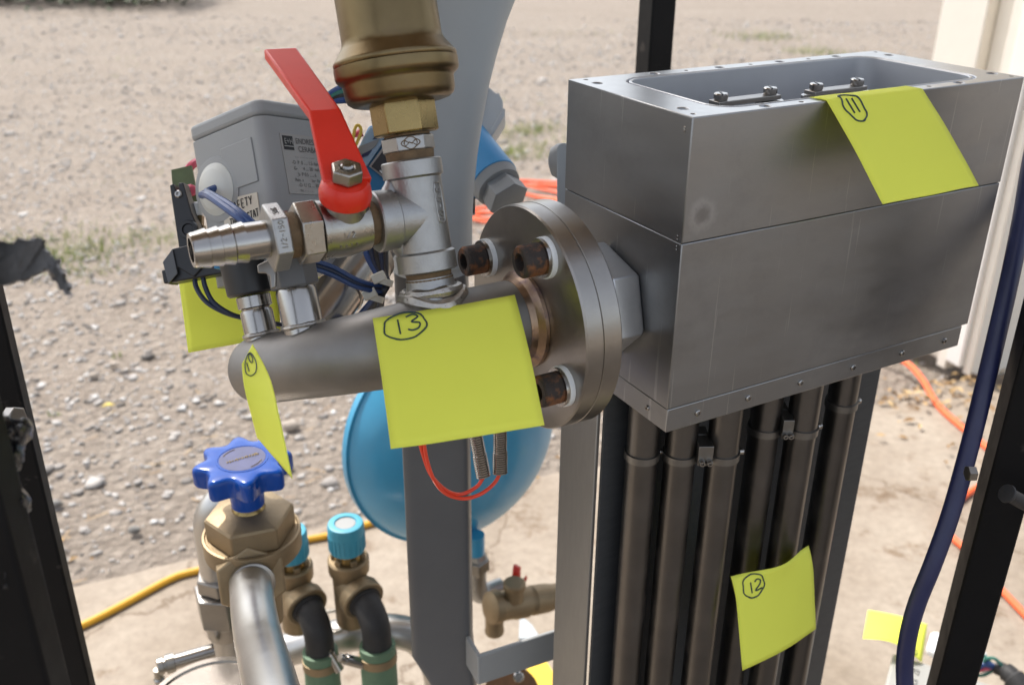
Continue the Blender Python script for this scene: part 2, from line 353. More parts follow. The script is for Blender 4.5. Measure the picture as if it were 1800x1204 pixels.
def concrete_mat():
    m = bpy.data.materials.new('concrete'); m.use_nodes = True; t = m.node_tree; p = t.nodes['Principled BSDF']; L = t.links.new
    tc = nd(t, 'ShaderNodeTexCoord')
    a = nd(t, 'ShaderNodeTexNoise', Scale=3.2, Detail=7.0, Roughness=.62); L(tc.outputs['Object'], a.inputs['Vector'])
    b = nd(t, 'ShaderNodeTexNoise', Scale=60.0, Detail=6.0, Roughness=.7); L(tc.outputs['Object'], b.inputs['Vector'])
    c = nd(t, 'ShaderNodeTexNoise', Scale=11.0, Detail=5.0, Roughness=.7); L(tc.outputs['Object'], c.inputs['Vector'])
    r = ramp(t, a.outputs['Fac'], [(.3, (.20, .16, .12)), (.5, (.27, .226, .18)), (.7, (.325, .28, .228))])
    r2 = ramp(t, b.outputs['Fac'], [(.3, (.38, .37, .36)), (.7, (.62, .62, .61))])
    m1 = nd(t, 'ShaderNodeMix', data_type='RGBA', blend_type='OVERLAY'); m1.inputs['Factor'].default_value = .6; L(r.outputs[0], m1.inputs[6]); L(r2.outputs[0], m1.inputs[7])
    st = ramp(t, c.outputs['Fac'], [(.56, (1, 1, 1)), (.70, (.60, .51, .43))])
    m2 = nd(t, 'ShaderNodeMix', data_type='RGBA', blend_type='MULTIPLY'); m2.inputs['Factor'].default_value = 1; L(m1.outputs[2], m2.inputs[6]); L(st.outputs[0], m2.inputs[7])
    wv = nd(t, 'ShaderNodeVectorMath', operation='MULTIPLY_ADD'); L(a.outputs['Color'], wv.inputs[0]); wv.inputs[1].default_value = (.35, .35, .35); L(tc.outputs['Object'], wv.inputs[2])
    vo = nd(t, 'ShaderNodeTexVoronoi', feature='DISTANCE_TO_EDGE', Scale=1.1); L(wv.outputs[0], vo.inputs['Vector'])
    cr_ = ramp(t, vo.outputs['Distance'], [(.0, (.45, .38, .32)), (.006, (1, 1, 1))])
    m3 = nd(t, 'ShaderNodeMix', data_type='RGBA', blend_type='MULTIPLY'); m3.inputs['Factor'].default_value = .8; L(m2.outputs[2], m3.inputs[6]); L(cr_.outputs[0], m3.inputs[7])
    L(m3.outputs[2], p.inputs['Base Color']); p.inputs['Roughness'].default_value = .85; p.inputs['Specular IOR Level'].default_value = .25
    bp = nd(t, 'ShaderNodeBump', Strength=.35, Distance=.003); L(b.outputs['Fac'], bp.inputs['Height']); L(bp.outputs[0], p.inputs['Normal'])
    MATS['concrete'] = m
ground_mat(); concrete_mat()

# ------------------------------------------------------------------ setting: yard, slab
Z = V((0, 0, 1))
E0 = V((-.816, 1.315, 0)); ED = V((.918, .395, 0)).normalized(); EN = V((-ED.y, ED.x, 0))      # slab edge / door line and the way out
def edge_y(x): return 1.315 + .43 * (x + .816)
from mathutils import noise as NZ
def fbm(x, y, s): return NZ.noise(V((x * s, y * s, 3.1))) + .5 * NZ.noise(V((x * s * 2.1, y * s * 2.1, 7.7)))
xs = sorted(set([-150, -80, -40, -20, -12, -8] + [round(-6 + .12 * i, 3) for i in range(101)] + [8, 12, 20, 40, 80, 150]))
ys = sorted(set([-60, -20, -8, -3, 0, .6] + [round(1.0 + .08 * i, 3) for i in range(100)] + [9.5, 10.5, 12, 15, 20, 30, 50, 90, 200]))
def gz(x, y):
    k = min(1, max(0, (y - edge_y(x)) / .5)) if -7 < x < 7 else 1
    near = 1 if (-6.5 < x < 7 and y < 12) else .3
    return -.032 + near * k * (.012 * fbm(x, y, 1.6) + .005 * fbm(x, y, 6))
b = MB(); nY = len(ys)
for x in xs:
    for y in ys: b.v.append(V((x, y, gz(x, y))))
for i in range(len(xs) - 1):
    for j in range(nY - 1):
        k = i * nY + j; b.f.append((k, k + nY, k + nY + 1, k + 1))
structure(b.build('yard_ground', 'yard_dirt'))
b = MB(); N = 240
for i in range(N + 1):
    x = -6 + 12.5 * i / N; ye = edge_y(x) + .022 * fbm(x, 0, 5) + .02 * NZ.noise(V((x * 1.3, 5, 5)))
    for (yy, zz) in ((-4, 0), (ye - .02, 0), (ye - .004, -.004 - .004 * abs(NZ.noise(V((x * 20, 1, 1))))), (ye, -.016), (ye + .004, -.07)): b.v.append(V((x, yy, zz)))
for i in range(N):
    for j in range(4): k = i * 5 + j; b.f.append((k, k + 5, k + 6, k + 1))
structure(b.build('concrete_slab', 'concrete'))

# gravel, grass, litter: masses nobody could count
ICO = None
def scatter(name, m, pts, rad, flat, seed):
    g = np.random.default_rng(seed); bm = bmesh.new(); bmesh.ops.create_icosphere(bm, subdivisions=1, radius=1)
    iv = np.array([v.co[:] for v in bm.verts]); bm.verts.index_update(); fc = np.array([[v.index for v in f.verts] for f in bm.faces]); bm.free()
    n = len(pts); nv = len(iv)
    jit = 1 + g.uniform(-.38, .38, (n, nv, 1)); sc = g.uniform(.6, 1.25, (n, 1, 3)) * np.array([1, 1, flat])
    a = g.uniform(0, 6.28, n); c, s_ = np.cos(a), np.sin(a)
    P_ = iv[None] * jit * sc * rad[:, None, None]
    X = P_[..., 0] * c[:, None] - P_[..., 1] * s_[:, None]; Y = P_[..., 0] * s_[:, None] + P_[..., 1] * c[:, None]
    W = np.stack([X, Y, P_[..., 2]], -1) + pts[:, None, :]
    F_ = (fc[None] + (np.arange(n) * nv)[:, None, None]).reshape(-1, 3)
    me = bpy.data.meshes.new(name); me.from_pydata([], [], []); me.vertices.add(n * nv); me.vertices.foreach_set('co', W.reshape(-1).astype(np.float32))
    nf = len(F_); me.loops.add(nf * 3); me.polygons.add(nf); me.loops.foreach_set('vertex_index', F_.reshape(-1).astype(np.int32))
    me.polygons.foreach_set('loop_start', np.arange(0, nf * 3, 3, dtype=np.int32)); me.polygons.foreach_set('loop_total', np.full(nf, 3, np.int32)); me.update(calc_edges=True)
    me.materials.append(MATS[m]); ob = bpy.data.objects.new(name, me); COL.objects.link(ob); ob['kind'] = 'stuff'; return ob
pts = []; rad = []
while len(pts) < 48000:
    y = 1.2 + 8.5 * random.random() ** 2.1; x = (random.random() * 2 - 1) * (.75 * y + .9)
    if y < edge_y(x) + .05: continue
    dens = .5 + .9 * fbm(x * .5, y * 1.3, 1.1)          # patches, with bare wheel tracks between
    d = y - edge_y(x)
    if d < 1.0: dens = (dens + .25) * (.06 + .9 * d ** 1.6) - .17
    if random.random() > max(.05, min(1, dens + .25)): continue
    r = random.choice((.0022, .003, .004, .005, .0065, .0085)) * random.uniform(.7, 1.3) * (1 + .06 * y)
    if random.random() < .02: r *= 2.0
    pts.append((x, y, gz(x, y) + r * .2)); rad.append(r)
tag(scatter('gravel', 'gravel', np.array(pts), np.array(rad), .45, 3), 'loose pale gravel strewn over the dirt yard', 'gravel')
b = MB()
def tuft(px, py, n, spread, h):
    c = ground_at(px, py, -.03)
    for k in range(n):
        q = c + V((random.gauss(0, spread), random.gauss(0, spread * .6), 0)); q.z = gz(q.x, q.y) - .005
        a = random.uniform(0, 6.28); l = h * random.uniform(.4, 1.1); bend = V((math.cos(a), math.sin(a), 0)) * l * random.uniform(.2, .8); s_ = V((-math.sin(a), math.cos(a), 0)) * random.uniform(.0012, .0026)
        i = len(b.v); b.v += [q - s_, q + s_, q + bend * .4 + Z * l * .6 + s_ * .7, q + bend * .4 + Z * l * .6 - s_ * .7, q + bend + Z * l]
        b.f += [(i, i + 1, i + 2, i + 3), (i + 3, i + 2, i + 4)]
for (px, py, n, sp, h) in ((80, 455, 260, .10, .035), (150, 440, 200, .10, .03), (220, 430, 160, .10, .03), (300, 420, 140, .1, .03), (140, 480, 120, .08, .03), (900, 235, 160, .10, .05), (885, 270, 120, .08, .04), (925, 275, 120, .1, .05), (940, 230, 120, .1, .05), (1335, 68, 240, .18, .07), (1420, 92, 160, .15, .05), (1460, 95, 120, .15, .05),
                            (205, 625, 14, .01, .02), (100, 730, 10, .01, .02), (30, 430, 200, .1, .03), (950, 260, 120, .12, .045), (180, 410, 90, .15, .03), (1000, 60, 40, .2, .04)): tuft(px, py, n, sp, h)
for k in range(240):
    y = random.uniform(2, 8); x = random.uniform(-.7, .7) * y
    if fbm(x, y, .8) > .15: 
        c = V((x, y, 0)); q0 = len(b.v)
        for j in range(5):
            q = V((x + random.gauss(0, .02), y + random.gauss(0, .02), 0)); q.z = gz(q.x, q.y); a = random.uniform(0, 6.28); l = random.uniform(.012, .03); s_ = V((-math.sin(a), math.cos(a), 0)) * .0018
            i = len(b.v); b.v += [q - s_, q + s_, q + V((math.cos(a), math.sin(a), 1)) * l]; b.f.append((i, i + 1, i + 2))
g_ = b.build('grass', 'grass', smooth=False); g_['kind'] = 'stuff'; tag(g_, 'sparse short grass tufts growing through the gravel', 'grass')
b = MB()
def leaf(c, s, a, curl):
    x = V((math.cos(a), math.sin(a), random.uniform(-.2, .2))) * s; y = V((-math.sin(a), math.cos(a), random.uniform(-.2, .2))) * s * .45; i = len(b.v)
    b.v.extend([c - x, c - y + Z * curl, c + x, c + y + Z * curl, c + Z * 0]); b.f.extend([(i, i + 1, i + 4), (i + 1, i + 2, i + 4), (i + 2, i + 3, i + 4), (i + 3, i, i + 4)])
PB = ground_at(1690, 665)
for k in range(120):
    q = PB + ED * random.gauss(-.12, .16) - EN * abs(random.gauss(.02, .10)); leaf(q + Z * random.uniform(.003, .02), random.uniform(.006, .018), random.uniform(0, 6.28), random.uniform(0, .008))
for k in range(160):
    x = random.uniform(-1.5, 2.2); leaf(V((x, edge_y(x) + random.gauss(.05, .08), -.012)), random.uniform(.004, .012), random.uniform(0, 6.28), .004)
for k in range(170):
    x = random.uniform(-2.2, .6); y = edge_y(x) + abs(random.gauss(.1, .5)); q = V((x, y, gz(x, y) + .006)); a = random.uniform(0, 6.28); l = random.uniform(.012, .05); d_ = V((math.cos(a), math.sin(a), random.uniform(-.05, .1))); n_ = V((-math.sin(a), math.cos(a), 0)) * .0012; i = len(b.v)
    b.v.extend([q - n_, q + n_, q + d_ * l + n_ * .6, q + d_ * l - n_ * .6]); b.f.append((i, i + 1, i + 2, i + 3))
l_ = b.build('leaf_litter', 'litter', smooth=False); l_['kind'] = 'stuff'; tag(l_, 'dry brown leaf litter at the foot of the door post', 'leaf litter')
# single stones and leaves one can pick out
for nm, px, py, r, m, lab, cat in (('stone', 236, 931, .012, 'rock_grey', 'dark grey stone lying on bare dirt beside the slab edge', 'stone'), ('stone', 500, 818, .020, 'rock_grey', 'grey-brown stone just behind the blue star handwheel', 'stone'),
        ('stone', 165, 660, .013, 'rock_tan', 'pale flat stone left of the hanging notes', 'stone'), ('stone', 512, 748, .020, 'rock_tan', 'pale broad stone beside the narrow hanging note', 'stone'), ('stone', 200, 640, .012, 'rock_tan', 'small pale stone in the gravel above the yellow leaf', 'stone'),
        ('stone', 100, 885, .012, 'rock_grey', 'grey stone beside the thin black post at left', 'stone'), ('stone', 1748, 1040, .010, 'rock_tan', 'small pinkish stone on concrete beside the orange cord', 'stone')):
    q = ground_at(px, py, -.02 if px < 1000 else .004); tag(MB().rock(q, r, .6, int(px)).build(nm, m, angle=60), lab, cat)
q = ground_at(190, 713, -.015); bb = MB(); b = bb; leaf(q, .016, .3, .006); tag(bb.build('fallen_leaf', 'leaf_yellow', solid=.0006), 'yellow fallen leaf on the gravel at left', 'leaf')

# ------------------------------------------------------------------ setting: garage door post, header, hedge
HEAD = 2.47
post = thing('door_post', PB, 'cream and white painted garage door post at right edge', 'door post')
def stick(nm, n0, n1, k0, k1, z0, z1, m, par, bev=.003):
    c = PB + EN * ((n0 + n1) / 2) + ED * ((k0 + k1) / 2) + Z * ((z0 + z1) / 2)
    return MB().box(c, EN, ED, Z, abs(n1 - n0) / 2, abs(k1 - k0) / 2, (z1 - z0) / 2).build(nm, m, par, bevel=bev)
stick('stop_board', .004, .050, -.012, .06, .03, HEAD, 'white_paint', post)
stick('casing_strip', .054, .083, -.002, .06, .0, HEAD, 'cream_paint', post)
stick('jamb_board', .085, .150, .030, .08, .0, HEAD, 'cream_paint', post)
stick('outer_casing', .152, .285, .000, .10, .0, HEAD, 'cream_paint', post)
stick('inner_casing', -.022, .003, .0, .035, .015, HEAD, 'cream_paint', post)
stick('stud', -.018, .002, .037, .075, .0, HEAD, 'wood_brown', post)
gw = thing('garage_wall', PB + ED * 1.0, 'beige boarded garage wall behind the black frame post at right', 'wall')
for i in range(7): stick('board', -.02, .10, .078 + .2 * i, .276 + .2 * i, 0.0, HEAD, 'cream_paint', gw)
hd = thing('door_header', V((0, edge_y(0), HEAD)), 'cream timber header spanning the garage door opening overhead', 'header')
stick('beam', -.06, .16, -5.5, 1.6, HEAD + .004, HEAD + .95, 'cream_paint', hd)
rf = thing('shading_roof', V((0, -.4, HEAD + .96)), 'unseen timber roof added to shade the rig behind the door header', 'roof')
for i in range(22): stick('roof_board', -.075 - .075 * i, -.003 - .075 * i, -5.5, 1.6, HEAD + .958, HEAD + .976, 'roof_wood', rf, .002)  # unseen roof, added for darker reflections and kept short for sky fill
for i in range(8): stick('rafter', -1.70, -.065, -5.2 + .9 * i, -5.12 + .9 * i, HEAD + .84, HEAD + .955, 'roof_wood', rf, .003)
b = MB()
for k in range(9000):
    x = random.uniform(-9, -3.3); top = .5 + .25 * fbm(x, 3, 1.2); q = V((x, 10.5 + random.gauss(0, .35) - .05 * x, random.uniform(0, 1) * top)); s = random.uniform(.02, .05); a = random.uniform(0, 6.28); e = random.uniform(-1, 1)
    X_ = V((math.cos(a), math.sin(a), e)).normalized() * s; Y_ = V((-math.sin(a), math.cos(a), random.uniform(-.6, .6))).normalized() * s * .6; i = len(b.v)
    b.v += [q - X_, q - Y_, q + X_, q + Y_]; b.f.append((i, i + 1, i + 2, i + 3))
hg = thing('standin_hedge', V((-5, 10.2, -.02)), 'made-up leafy strip giving the dark band at the far edge of the yard', 'standin_hedge'); b.build('foliage', 'hedge_leaf', hg, smooth=False)  # foliage made up to stand in for a dark band of shade
for k in range(14): x = -9 + .4 * k; MB().tube([V((x, 10.6 - .05 * x, -.03)), V((x + random.uniform(-.1, .1), 10.6 - .05 * x, .4))], [.02, .008], 6).build('stem', 'wood_brown', hg)

# ================================================================== the rig
ya = R(60.9); e1 = V((math.sin(ya), math.cos(ya), 0)); e2 = V((-math.cos(ya), math.sin(ya), 0))
A = at(1218, 207, .5)                                   # top front corner of the aluminium housing
BL_, BW, BH, SEAM = .267, .122, .189, .069
def hp(u, v, z): return A + e1 * u + e2 * v + Z * z      # housing coordinates

# ---- aluminium housing
hs = thing('housing', hp(BL_ / 2, BW / 2, -BH), 'open-topped grey machined aluminium housing above the steel tubes', 'housing')
def rrect(u0, v0, u1, v1, r, n=6):
    out = []
    for cx, cy, a0 in ((u1 - r, v1 - r, 0), (u0 + r, v1 - r, 90), (u0 + r, v0 + r, 180), (u1 - r, v0 + r, 270)):
        for k in range(n + 1):
            a = R(a0 + 90 * k / n); out.append((cx + r * math.cos(a), cy + r * math.sin(a)))
    return out
def circ(u, v, r, n=16): return [(u + r * math.cos(2 * math.pi * k / n), v + r * math.sin(2 * math.pi * k / n)) for k in range(n)]
big = [(.0605, .1150), (.114, .1150), (.167, .1150), (.22, .1150), (.054, .0052), (.1075, .0052), (.161, .0052), (.211, .0052), (.0095, .0205), (.0095, .1035), (.2590, .0180), (.2590, .1020)]
small = [(.0095, .1165), (.0058, .0070), (.0863, .1150), (.1408, .1150), (.1935, .1150), (.0805, .0050), (.134, .0050), (.1844, .0050), (.2615, .1165), (.2615, .0055)]
cav = rrect(.030, .0128, .2400, .1060, .014); gin = rrect(.0280, .0110, .2420, .1078, .0155); gout = rrect(.0264, .0095, .2436, .1093, .017)
bm = bmesh.new()
def loop(pts, z): 
    vs2 = [bm.verts.new(hp(u, v, z)) for u, v in pts]; return vs2
def edges(vs2): return [bm.edges.new((vs2[i], vs2[(i + 1) % len(vs2)])) for i in range(len(vs2))]
def wall(a, b_):
    for i in range(len(a)): bm.faces.new((a[i], a[(i + 1) % len(a)], b_[(i + 1) % len(a)], b_[i]))
out_t = loop([(0, 0), (BL_, 0), (BL_, BW), (0, BW)], 0); go = loop(gout, 0); es = edges(out_t) + edges(go); holes = []
for (u, v) in big: holes.append((loop(circ(u, v, .0033), 0), u, v, .0026, .010))
for (u, v) in small: holes.append((loop(circ(u, v, .0014, 10), 0), u, v, .0013, .006))
for h in holes: es += edges(h[0])
bmesh.ops.triangle_fill(bm, edges=es, use_beauty=True)
gi = loop(gin, 0); cv = loop(cav, 0); bmesh.ops.triangle_fill(bm, edges=edges(gi) + edges(cv), use_beauty=True)
go2 = loop(gout, -.0018); gi2 = loop(gin, -.0018); wall(go, go2); wall(gi2, gi); wall(go2, gi2)
FLO = -.050
cv2 = loop(cav, FLO); wall(cv, cv2); bm.faces.new(cv2)
for h, u, v, r2, dep in holes:
    n = len(h); l1 = loop(circ(u, v, r2, n), -.0012); l2 = loop(circ(u, v, r2, n), -dep); wall(h, l1); wall(l1, l2); bm.faces.new(l2)
ob_ = loop([(0, 0), (BL_, 0), (BL_, BW), (0, BW)], -SEAM + .0001); wall(out_t, ob_); bm.faces.new(ob_)
bmesh.ops.recalc_face_normals(bm, faces=bm.faces)
me = bpy.data.meshes.new('upper_block'); bm.to_mesh(me); bm.free()
uo = bpy.data.objects.new('upper_block', me); COL.objects.link(uo); WORLD['upper_block'] = V((0, 0, 0)); me.materials.append(MATS['milled_aluminium']); adopt(uo, hs)
me.materials.append(MATS['rim_aluminium']); me.materials.append(MATS['lit_cavity_aluminium'])
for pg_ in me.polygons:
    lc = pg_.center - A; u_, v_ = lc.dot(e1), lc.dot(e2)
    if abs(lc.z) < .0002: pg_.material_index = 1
    elif .024 < u_ < .246 and .008 < v_ < .112: pg_.material_index = 2
me.polygons.foreach_set('use_smooth', [True] * len(me.polygons)); me.set_sharp_from_angle(angle=R(30))
qm = uo.modifiers.new('bevel', 'BEVEL'); qm.width = .0006; qm.segments = 2; qm.limit_method = 'ANGLE'; qm.angle_limit = R(60)
MB().box(hp(BL_ / 2, BW / 2, -(SEAM + .173) / 2), e1, e2, Z, BL_ / 2 - .0002, BW / 2 - .0002, (.173 - SEAM) / 2 - .0003).build('lower_block', 'milled_aluminium', hs, bevel=.0006)
bs = MB().box(hp(BL_ / 2 - .002, BW / 2, -.1812), e1, e2, Z, BL_ / 2 - .0030, BW / 2 - .0008, .0079).build('base_plate', 'milled_aluminium', hs, bevel=.0006)
def screw(o, d, r, h, par, m='polished_steel', nm='screw', sock=True):
    pr = [(0, r), (h * .7, r), (h, r * .75)]
    if sock: pr += [(h, r * .45), (h * .4, r * .4), (h * .4, 0)]
    return MB().lathe(o, d, pr, 14).build(nm, m, par)
for u in (.024, .064, .108, .155, .202, .245): screw(hp(u, -.0002 + .001, -.1812), -e2, .0021, .0014, bs)
for v in (.020, .100): screw(hp(.0012, v, -.1812), -e1, .0018, .0014, bs)
screw(hp(.0012, .018, -.1670), -e1, .0011, .0008, hs); screw(hp(.001, .006, -.0045), -e1, .0007, .0004, hs)
ms_ = MATS['milled_aluminium'].copy(); ms_.name = 'scuffed_aluminium'; uo.data.materials[0] = ms_
t_ = ms_.node_tree; g1 = nd(t_, 'ShaderNodeNewGeometry'); dv_ = nd(t_, 'ShaderNodeVectorMath', operation='DISTANCE'); t_.links.new(g1.outputs['Position'], dv_.inputs[0]); dv_.inputs[1].default_value = hp(.0125, 0, -.0545)
nz_ = nd(t_, 'ShaderNodeTexNoise', Scale=160.0, Detail=5.0, Roughness=.7); t_.links.new(g1.outputs['Position'], nz_.inputs['Vector'])
ad_ = nd(t_, 'ShaderNodeMath', operation='MULTIPLY_ADD'); t_.links.new(nz_.outputs['Fac'], ad_.inputs[0]); ad_.inputs[1].default_value = .009; t_.links.new(dv_.outputs['Value'], ad_.inputs[2])
rs_ = ramp(t_, ad_.outputs[0], [(.0, (.75, .73, .72)), (.0095, (.85, .84, .84)), (.0112, (1.35, 1.35, 1.38)), (.0125, (1, 1, 1)), (.0165, (1, 1, 1)), (.0172, (1.12, 1.12, 1.14)), (.0182, (1, 1, 1))])
mu_ = nd(t_, 'ShaderNodeMix', data_type='RGBA', blend_type='MULTIPLY'); mu_.inputs['Factor'].default_value = 1
pb_ = t_.nodes['Principled BSDF']; t_.links.new(pb_.inputs['Base Color'].links[0].from_socket, mu_.inputs[6]); t_.links.new(rs_.outputs[0], mu_.inputs[7]); t_.links.new(mu_.outputs[2], pb_.inputs['Base Color'])
for (u, v, z_) in ((-.0001, .0045, -.0655), (-.0001, .0045, -.0675), (-.0001, .0045, -.0715), (-.0001, .0045, -.0735)): MB().lathe(hp(u, v, z_), -e1, [(0, .0006), (.0003, .0004), (.0003, 0)], 8).build('punch_mark', 'polished_steel', hs)
MB().tube([hp(-.0001, .0052, -.0060), hp(-.0001, .0064, -.0058), hp(-.0001, .0062, -.0072), hp(-.0001, .0052, -.0076), hp(-.0001, .0054, -.0088), hp(-.0001, .0064, -.0086)], .00022, 5).build('stamped_mark', 'polished_steel', hs)
# two link bars inside the cavity
for (ax_, ay_, bx_, by_) in ((1268, 162, 1355, 152), (1436, 145, 1508, 137)):
    pa, pb = None, None
    v0 = cf + (ax_ - 900) / FPX * cr - (ay_ - 602) / FPX * cu; v1 = cf + (bx_ - 900) / FPX * cr - (by_ - 602) / FPX * cu
    zt = A.z - .0015; pa = CAM + v0 * ((zt - CAMH) / v0.z); pb = CAM + v1 * ((zt - CAMH) / v1.z)
    d_ = (pb - pa).normalized(); n_ = Z.cross(d_)
    lb = thing('link_bar', (pa + pb) / 2 - Z * .03, 'steel link bar with two cap screws, %s inside the open housing' % ('nearer left end' if ax_ < 1300 else 'nearer right end'), 'terminal bar', 'link bars inside the housing')
    MB().box((pa + pb) / 2 - Z * .0062, d_, n_, Z, (pb - pa).length / 2 + .005, .0048, .0014).build('bar', 'machined_steel', lb, bevel=.0004)
    for q in (pa, pb):
        MB().lathe(q - Z * .042, Z, [(0, .0085), (.034, .0085), (.034, .0065)], 24).build('terminal', 'polished_steel', lb)
        sc = MB().lathe(q - Z * .0046, Z, [(0, .0040), (.001, .0043), (.0034, .0043), (.0040, .0038)], 20).build('screw', 'polished_steel', lb)
        MB().box(q - Z * .0007, d_ * .6 + n_, d_ - n_ * .6, Z, .0046, .0005, .0004).build('slot', 'black_plastic', sc)

# ---- flange pair, hex coupling, pipe elbow with stubs
LEAN = R(18); bv = Z * math.cos(LEAN) + e2 * math.sin(LEAN); gv = e2 * math.cos(LEAN) - Z * math.sin(LEAN)
Q = hp(0, .06, -.1235)                                  # where the pipe line meets the housing
hx = thing('hex_coupling', Q, 'large plain hexagon coupling between steel flange and housing', 'coupling')
MB().lathe(Q, -e1, [(0, .033), (.0015, .0345), (.004, .0365), (.020, .0365), (.0215, .034)], 6, ref=Z * .97 + e2 * .26).build('hexagon', 'coupling_aluminium', hx, bevel=.0008)
MB().lathe(Q - e1 * .0215, -e1, [(0, .029), (.021, .029)], 40).build('neck', 'machined_steel', hx)
FR = .0675
pe = thing('pipe_elbow', Q - e1 * .15, 'stainless steel pipe elbow with round bolted flange', 'pipe')
fb = MB().lathe(Q - e1 * .0405, -e1, [(0, FR - .001), (.001, FR), (.0120, FR), (.0122, FR - .0003)], 96).build('back_flange', 'machined_steel', pe)
ff = MB().lathe(Q - e1 * .0528, -e1, [(0, FR - .0006), (.0003, FR - .0003), (.0098, FR - .0003), (.0110, FR - .0012), (.0110, .02)], 96).build('front_flange', 'machined_steel', pe)
FP = Q - e1 * .0638
for a in (27, 117, 207, 297):
    c = FP + (e2 * math.cos(R(a)) + Z * math.sin(R(a))) * .0515
    bo = MB().lathe(c - e1 * .0052, -e1, [(0, .0092), (.0112, .0092), (.0124, .0082), (.0124, .0050), (.006, .0050), (.006, 0)], 28).build('bolt', 'rust_bolt', pe)
    MB().lathe(c - e1 * .0030, -e1, [(0, .0112), (.0022, .0112)], 32).build('washer', 'polished_steel', bo)
    MB().lathe(c, -e1, [(0, .0118), (.0030, .0118)], 32).build('spacer', 'nylon_white', bo)
    MB().lathe(Q - e1 * .0402 + (e2 * math.cos(R(a)) + Z * math.sin(R(a))) * .0515, e1, [(0, .0075), (.006, .0075), (.007, .0055)], 6).build('nut', 'rust_bolt', bo)
PR, ER, TS = .0242, .090, .120
EL = R(24); eb = Z * math.cos(EL) + e2 * math.sin(EL); eg = e2 * math.cos(EL) - Z * math.sin(EL)
def bend_c(deg): ph = R(deg); return Q - e1 * TS + ER * (eg * (1 - math.cos(ph)) - e1 * math.sin(ph))
def bend_r(deg): return PR - .0042 * min(1, deg / 55)
path = [FP + e1 * .004, FP - e1 * .02, Q - e1 * .10, Q - e1 * TS]; prad = [PR] * 4
for k in range(1, 19):
    path.append(bend_c(4.2 * k)); prad.append(bend_r(4.2 * k))
MB().tube(path, prad, 48).build('pipe', 'pipe_steel', pe)
endp = path[-1]; PE = bend_r(81); ed = (path[-1] - path[-2]).normalized(); MB().lathe(endp - ed * .001, ed, [(0, PE * 1.002), (.004, PE * .97), (.009, PE * .8), (.012, PE * .45), (.013, 0)], 40).build('end_cap', 'pipe_steel', pe)
MB().lathe(FP - e1 * .0002, -e1, [(0, PR + .0050), (.0022, PR + .0048), (.0052, PR + .0012), (.0090, PR + .0004), (.0092, PR - .001)], 48).build('weld_ring', 'heat_tint', pe)
# branch socket with weld bead
Tb = Q - e1 * .12
def bead(o, d, r, rb, m, par, sag=None, n=36):
    x, y, d = frame(d); pts_ = []
    for k in range(n):
        a = 2 * math.pi * k / n; p_ = o + (x * math.cos(a) + y * math.sin(a)) * r
        if sag: p_ = sag(p_)
        pts_.append(p_)
    bb_ = MB(); m_ = len(pts_); bb_.tube(pts_ + [pts_[0], pts_[1]], [rb * (1 + .18 * math.sin(5.3 * k)) for k in range(m_ + 2)], 8, cap=False)
    return bb_.build('weld_bead', m, par)
def onpipe(p_):                      # drop a point along the branch direction to the pipe surface
    q = p_ - Q; al = q.dot(e1); off = q - e1 * al; g_c = off.dot(gv); h_ = math.sqrt(max(1e-8, PR * PR - g_c * g_c)); return Q + e1 * al + gv * g_c + bv * h_
MB().lathe(Tb, bv, [(.012, .0150), (.0265, .0150), (.0300, .0138), (.0345, .0132)], 32).build('branch_socket', 'cast_steel', pe)
bead(Tb + bv * .024, bv, .0158, .0042, 'weld', pe, onpipe); bead(Tb + bv * .0262, bv, .0150, .0030, 'weld', pe)

# ---- tee
tee = thing('pipe_tee', Tb + bv * .033, 'dull cast steel pipe tee standing on the pipe elbow', 'pipe tee')
Tc = Tb + bv * .069
b = MB().lathe(Tb, bv, [(.0372, .0125), (.0378, .0160), (.0384, .0167), (.0480, .0167), (.0492, .0150), (.0892, .0150), (.0904, .0167), (.0985, .0167), (.0992, .0160), (.0994, .0130)], 48)
b.lathe(Tc, -e1, [(.0, .0150), (.006, .0150), (.0150, .0150), (.0160, .0165), (.0262, .0167), (.0270, .0160), (.0272, .012)], 48)
b.build('body', 'cast_steel', tee)
for sgn in (1, -1):                   # webs between run and branch
    MB().tube([Tc - e1 * .0150 + bv * sgn * .0145, Tc - e1 * .0135 + bv * sgn * .0185, Tc - e1 * .0128 + bv * sgn * .0240], [.0052, .0040, .0018], 14).build('web', 'cast_steel', tee)
MB().lathe(Tb, bv, [(.0310, .0128), (.0335, .0135), (.0350, .0126), (.0372, .0131), (.0376, .012)], 40).build('thread_seal', 'thread_rust', tee)
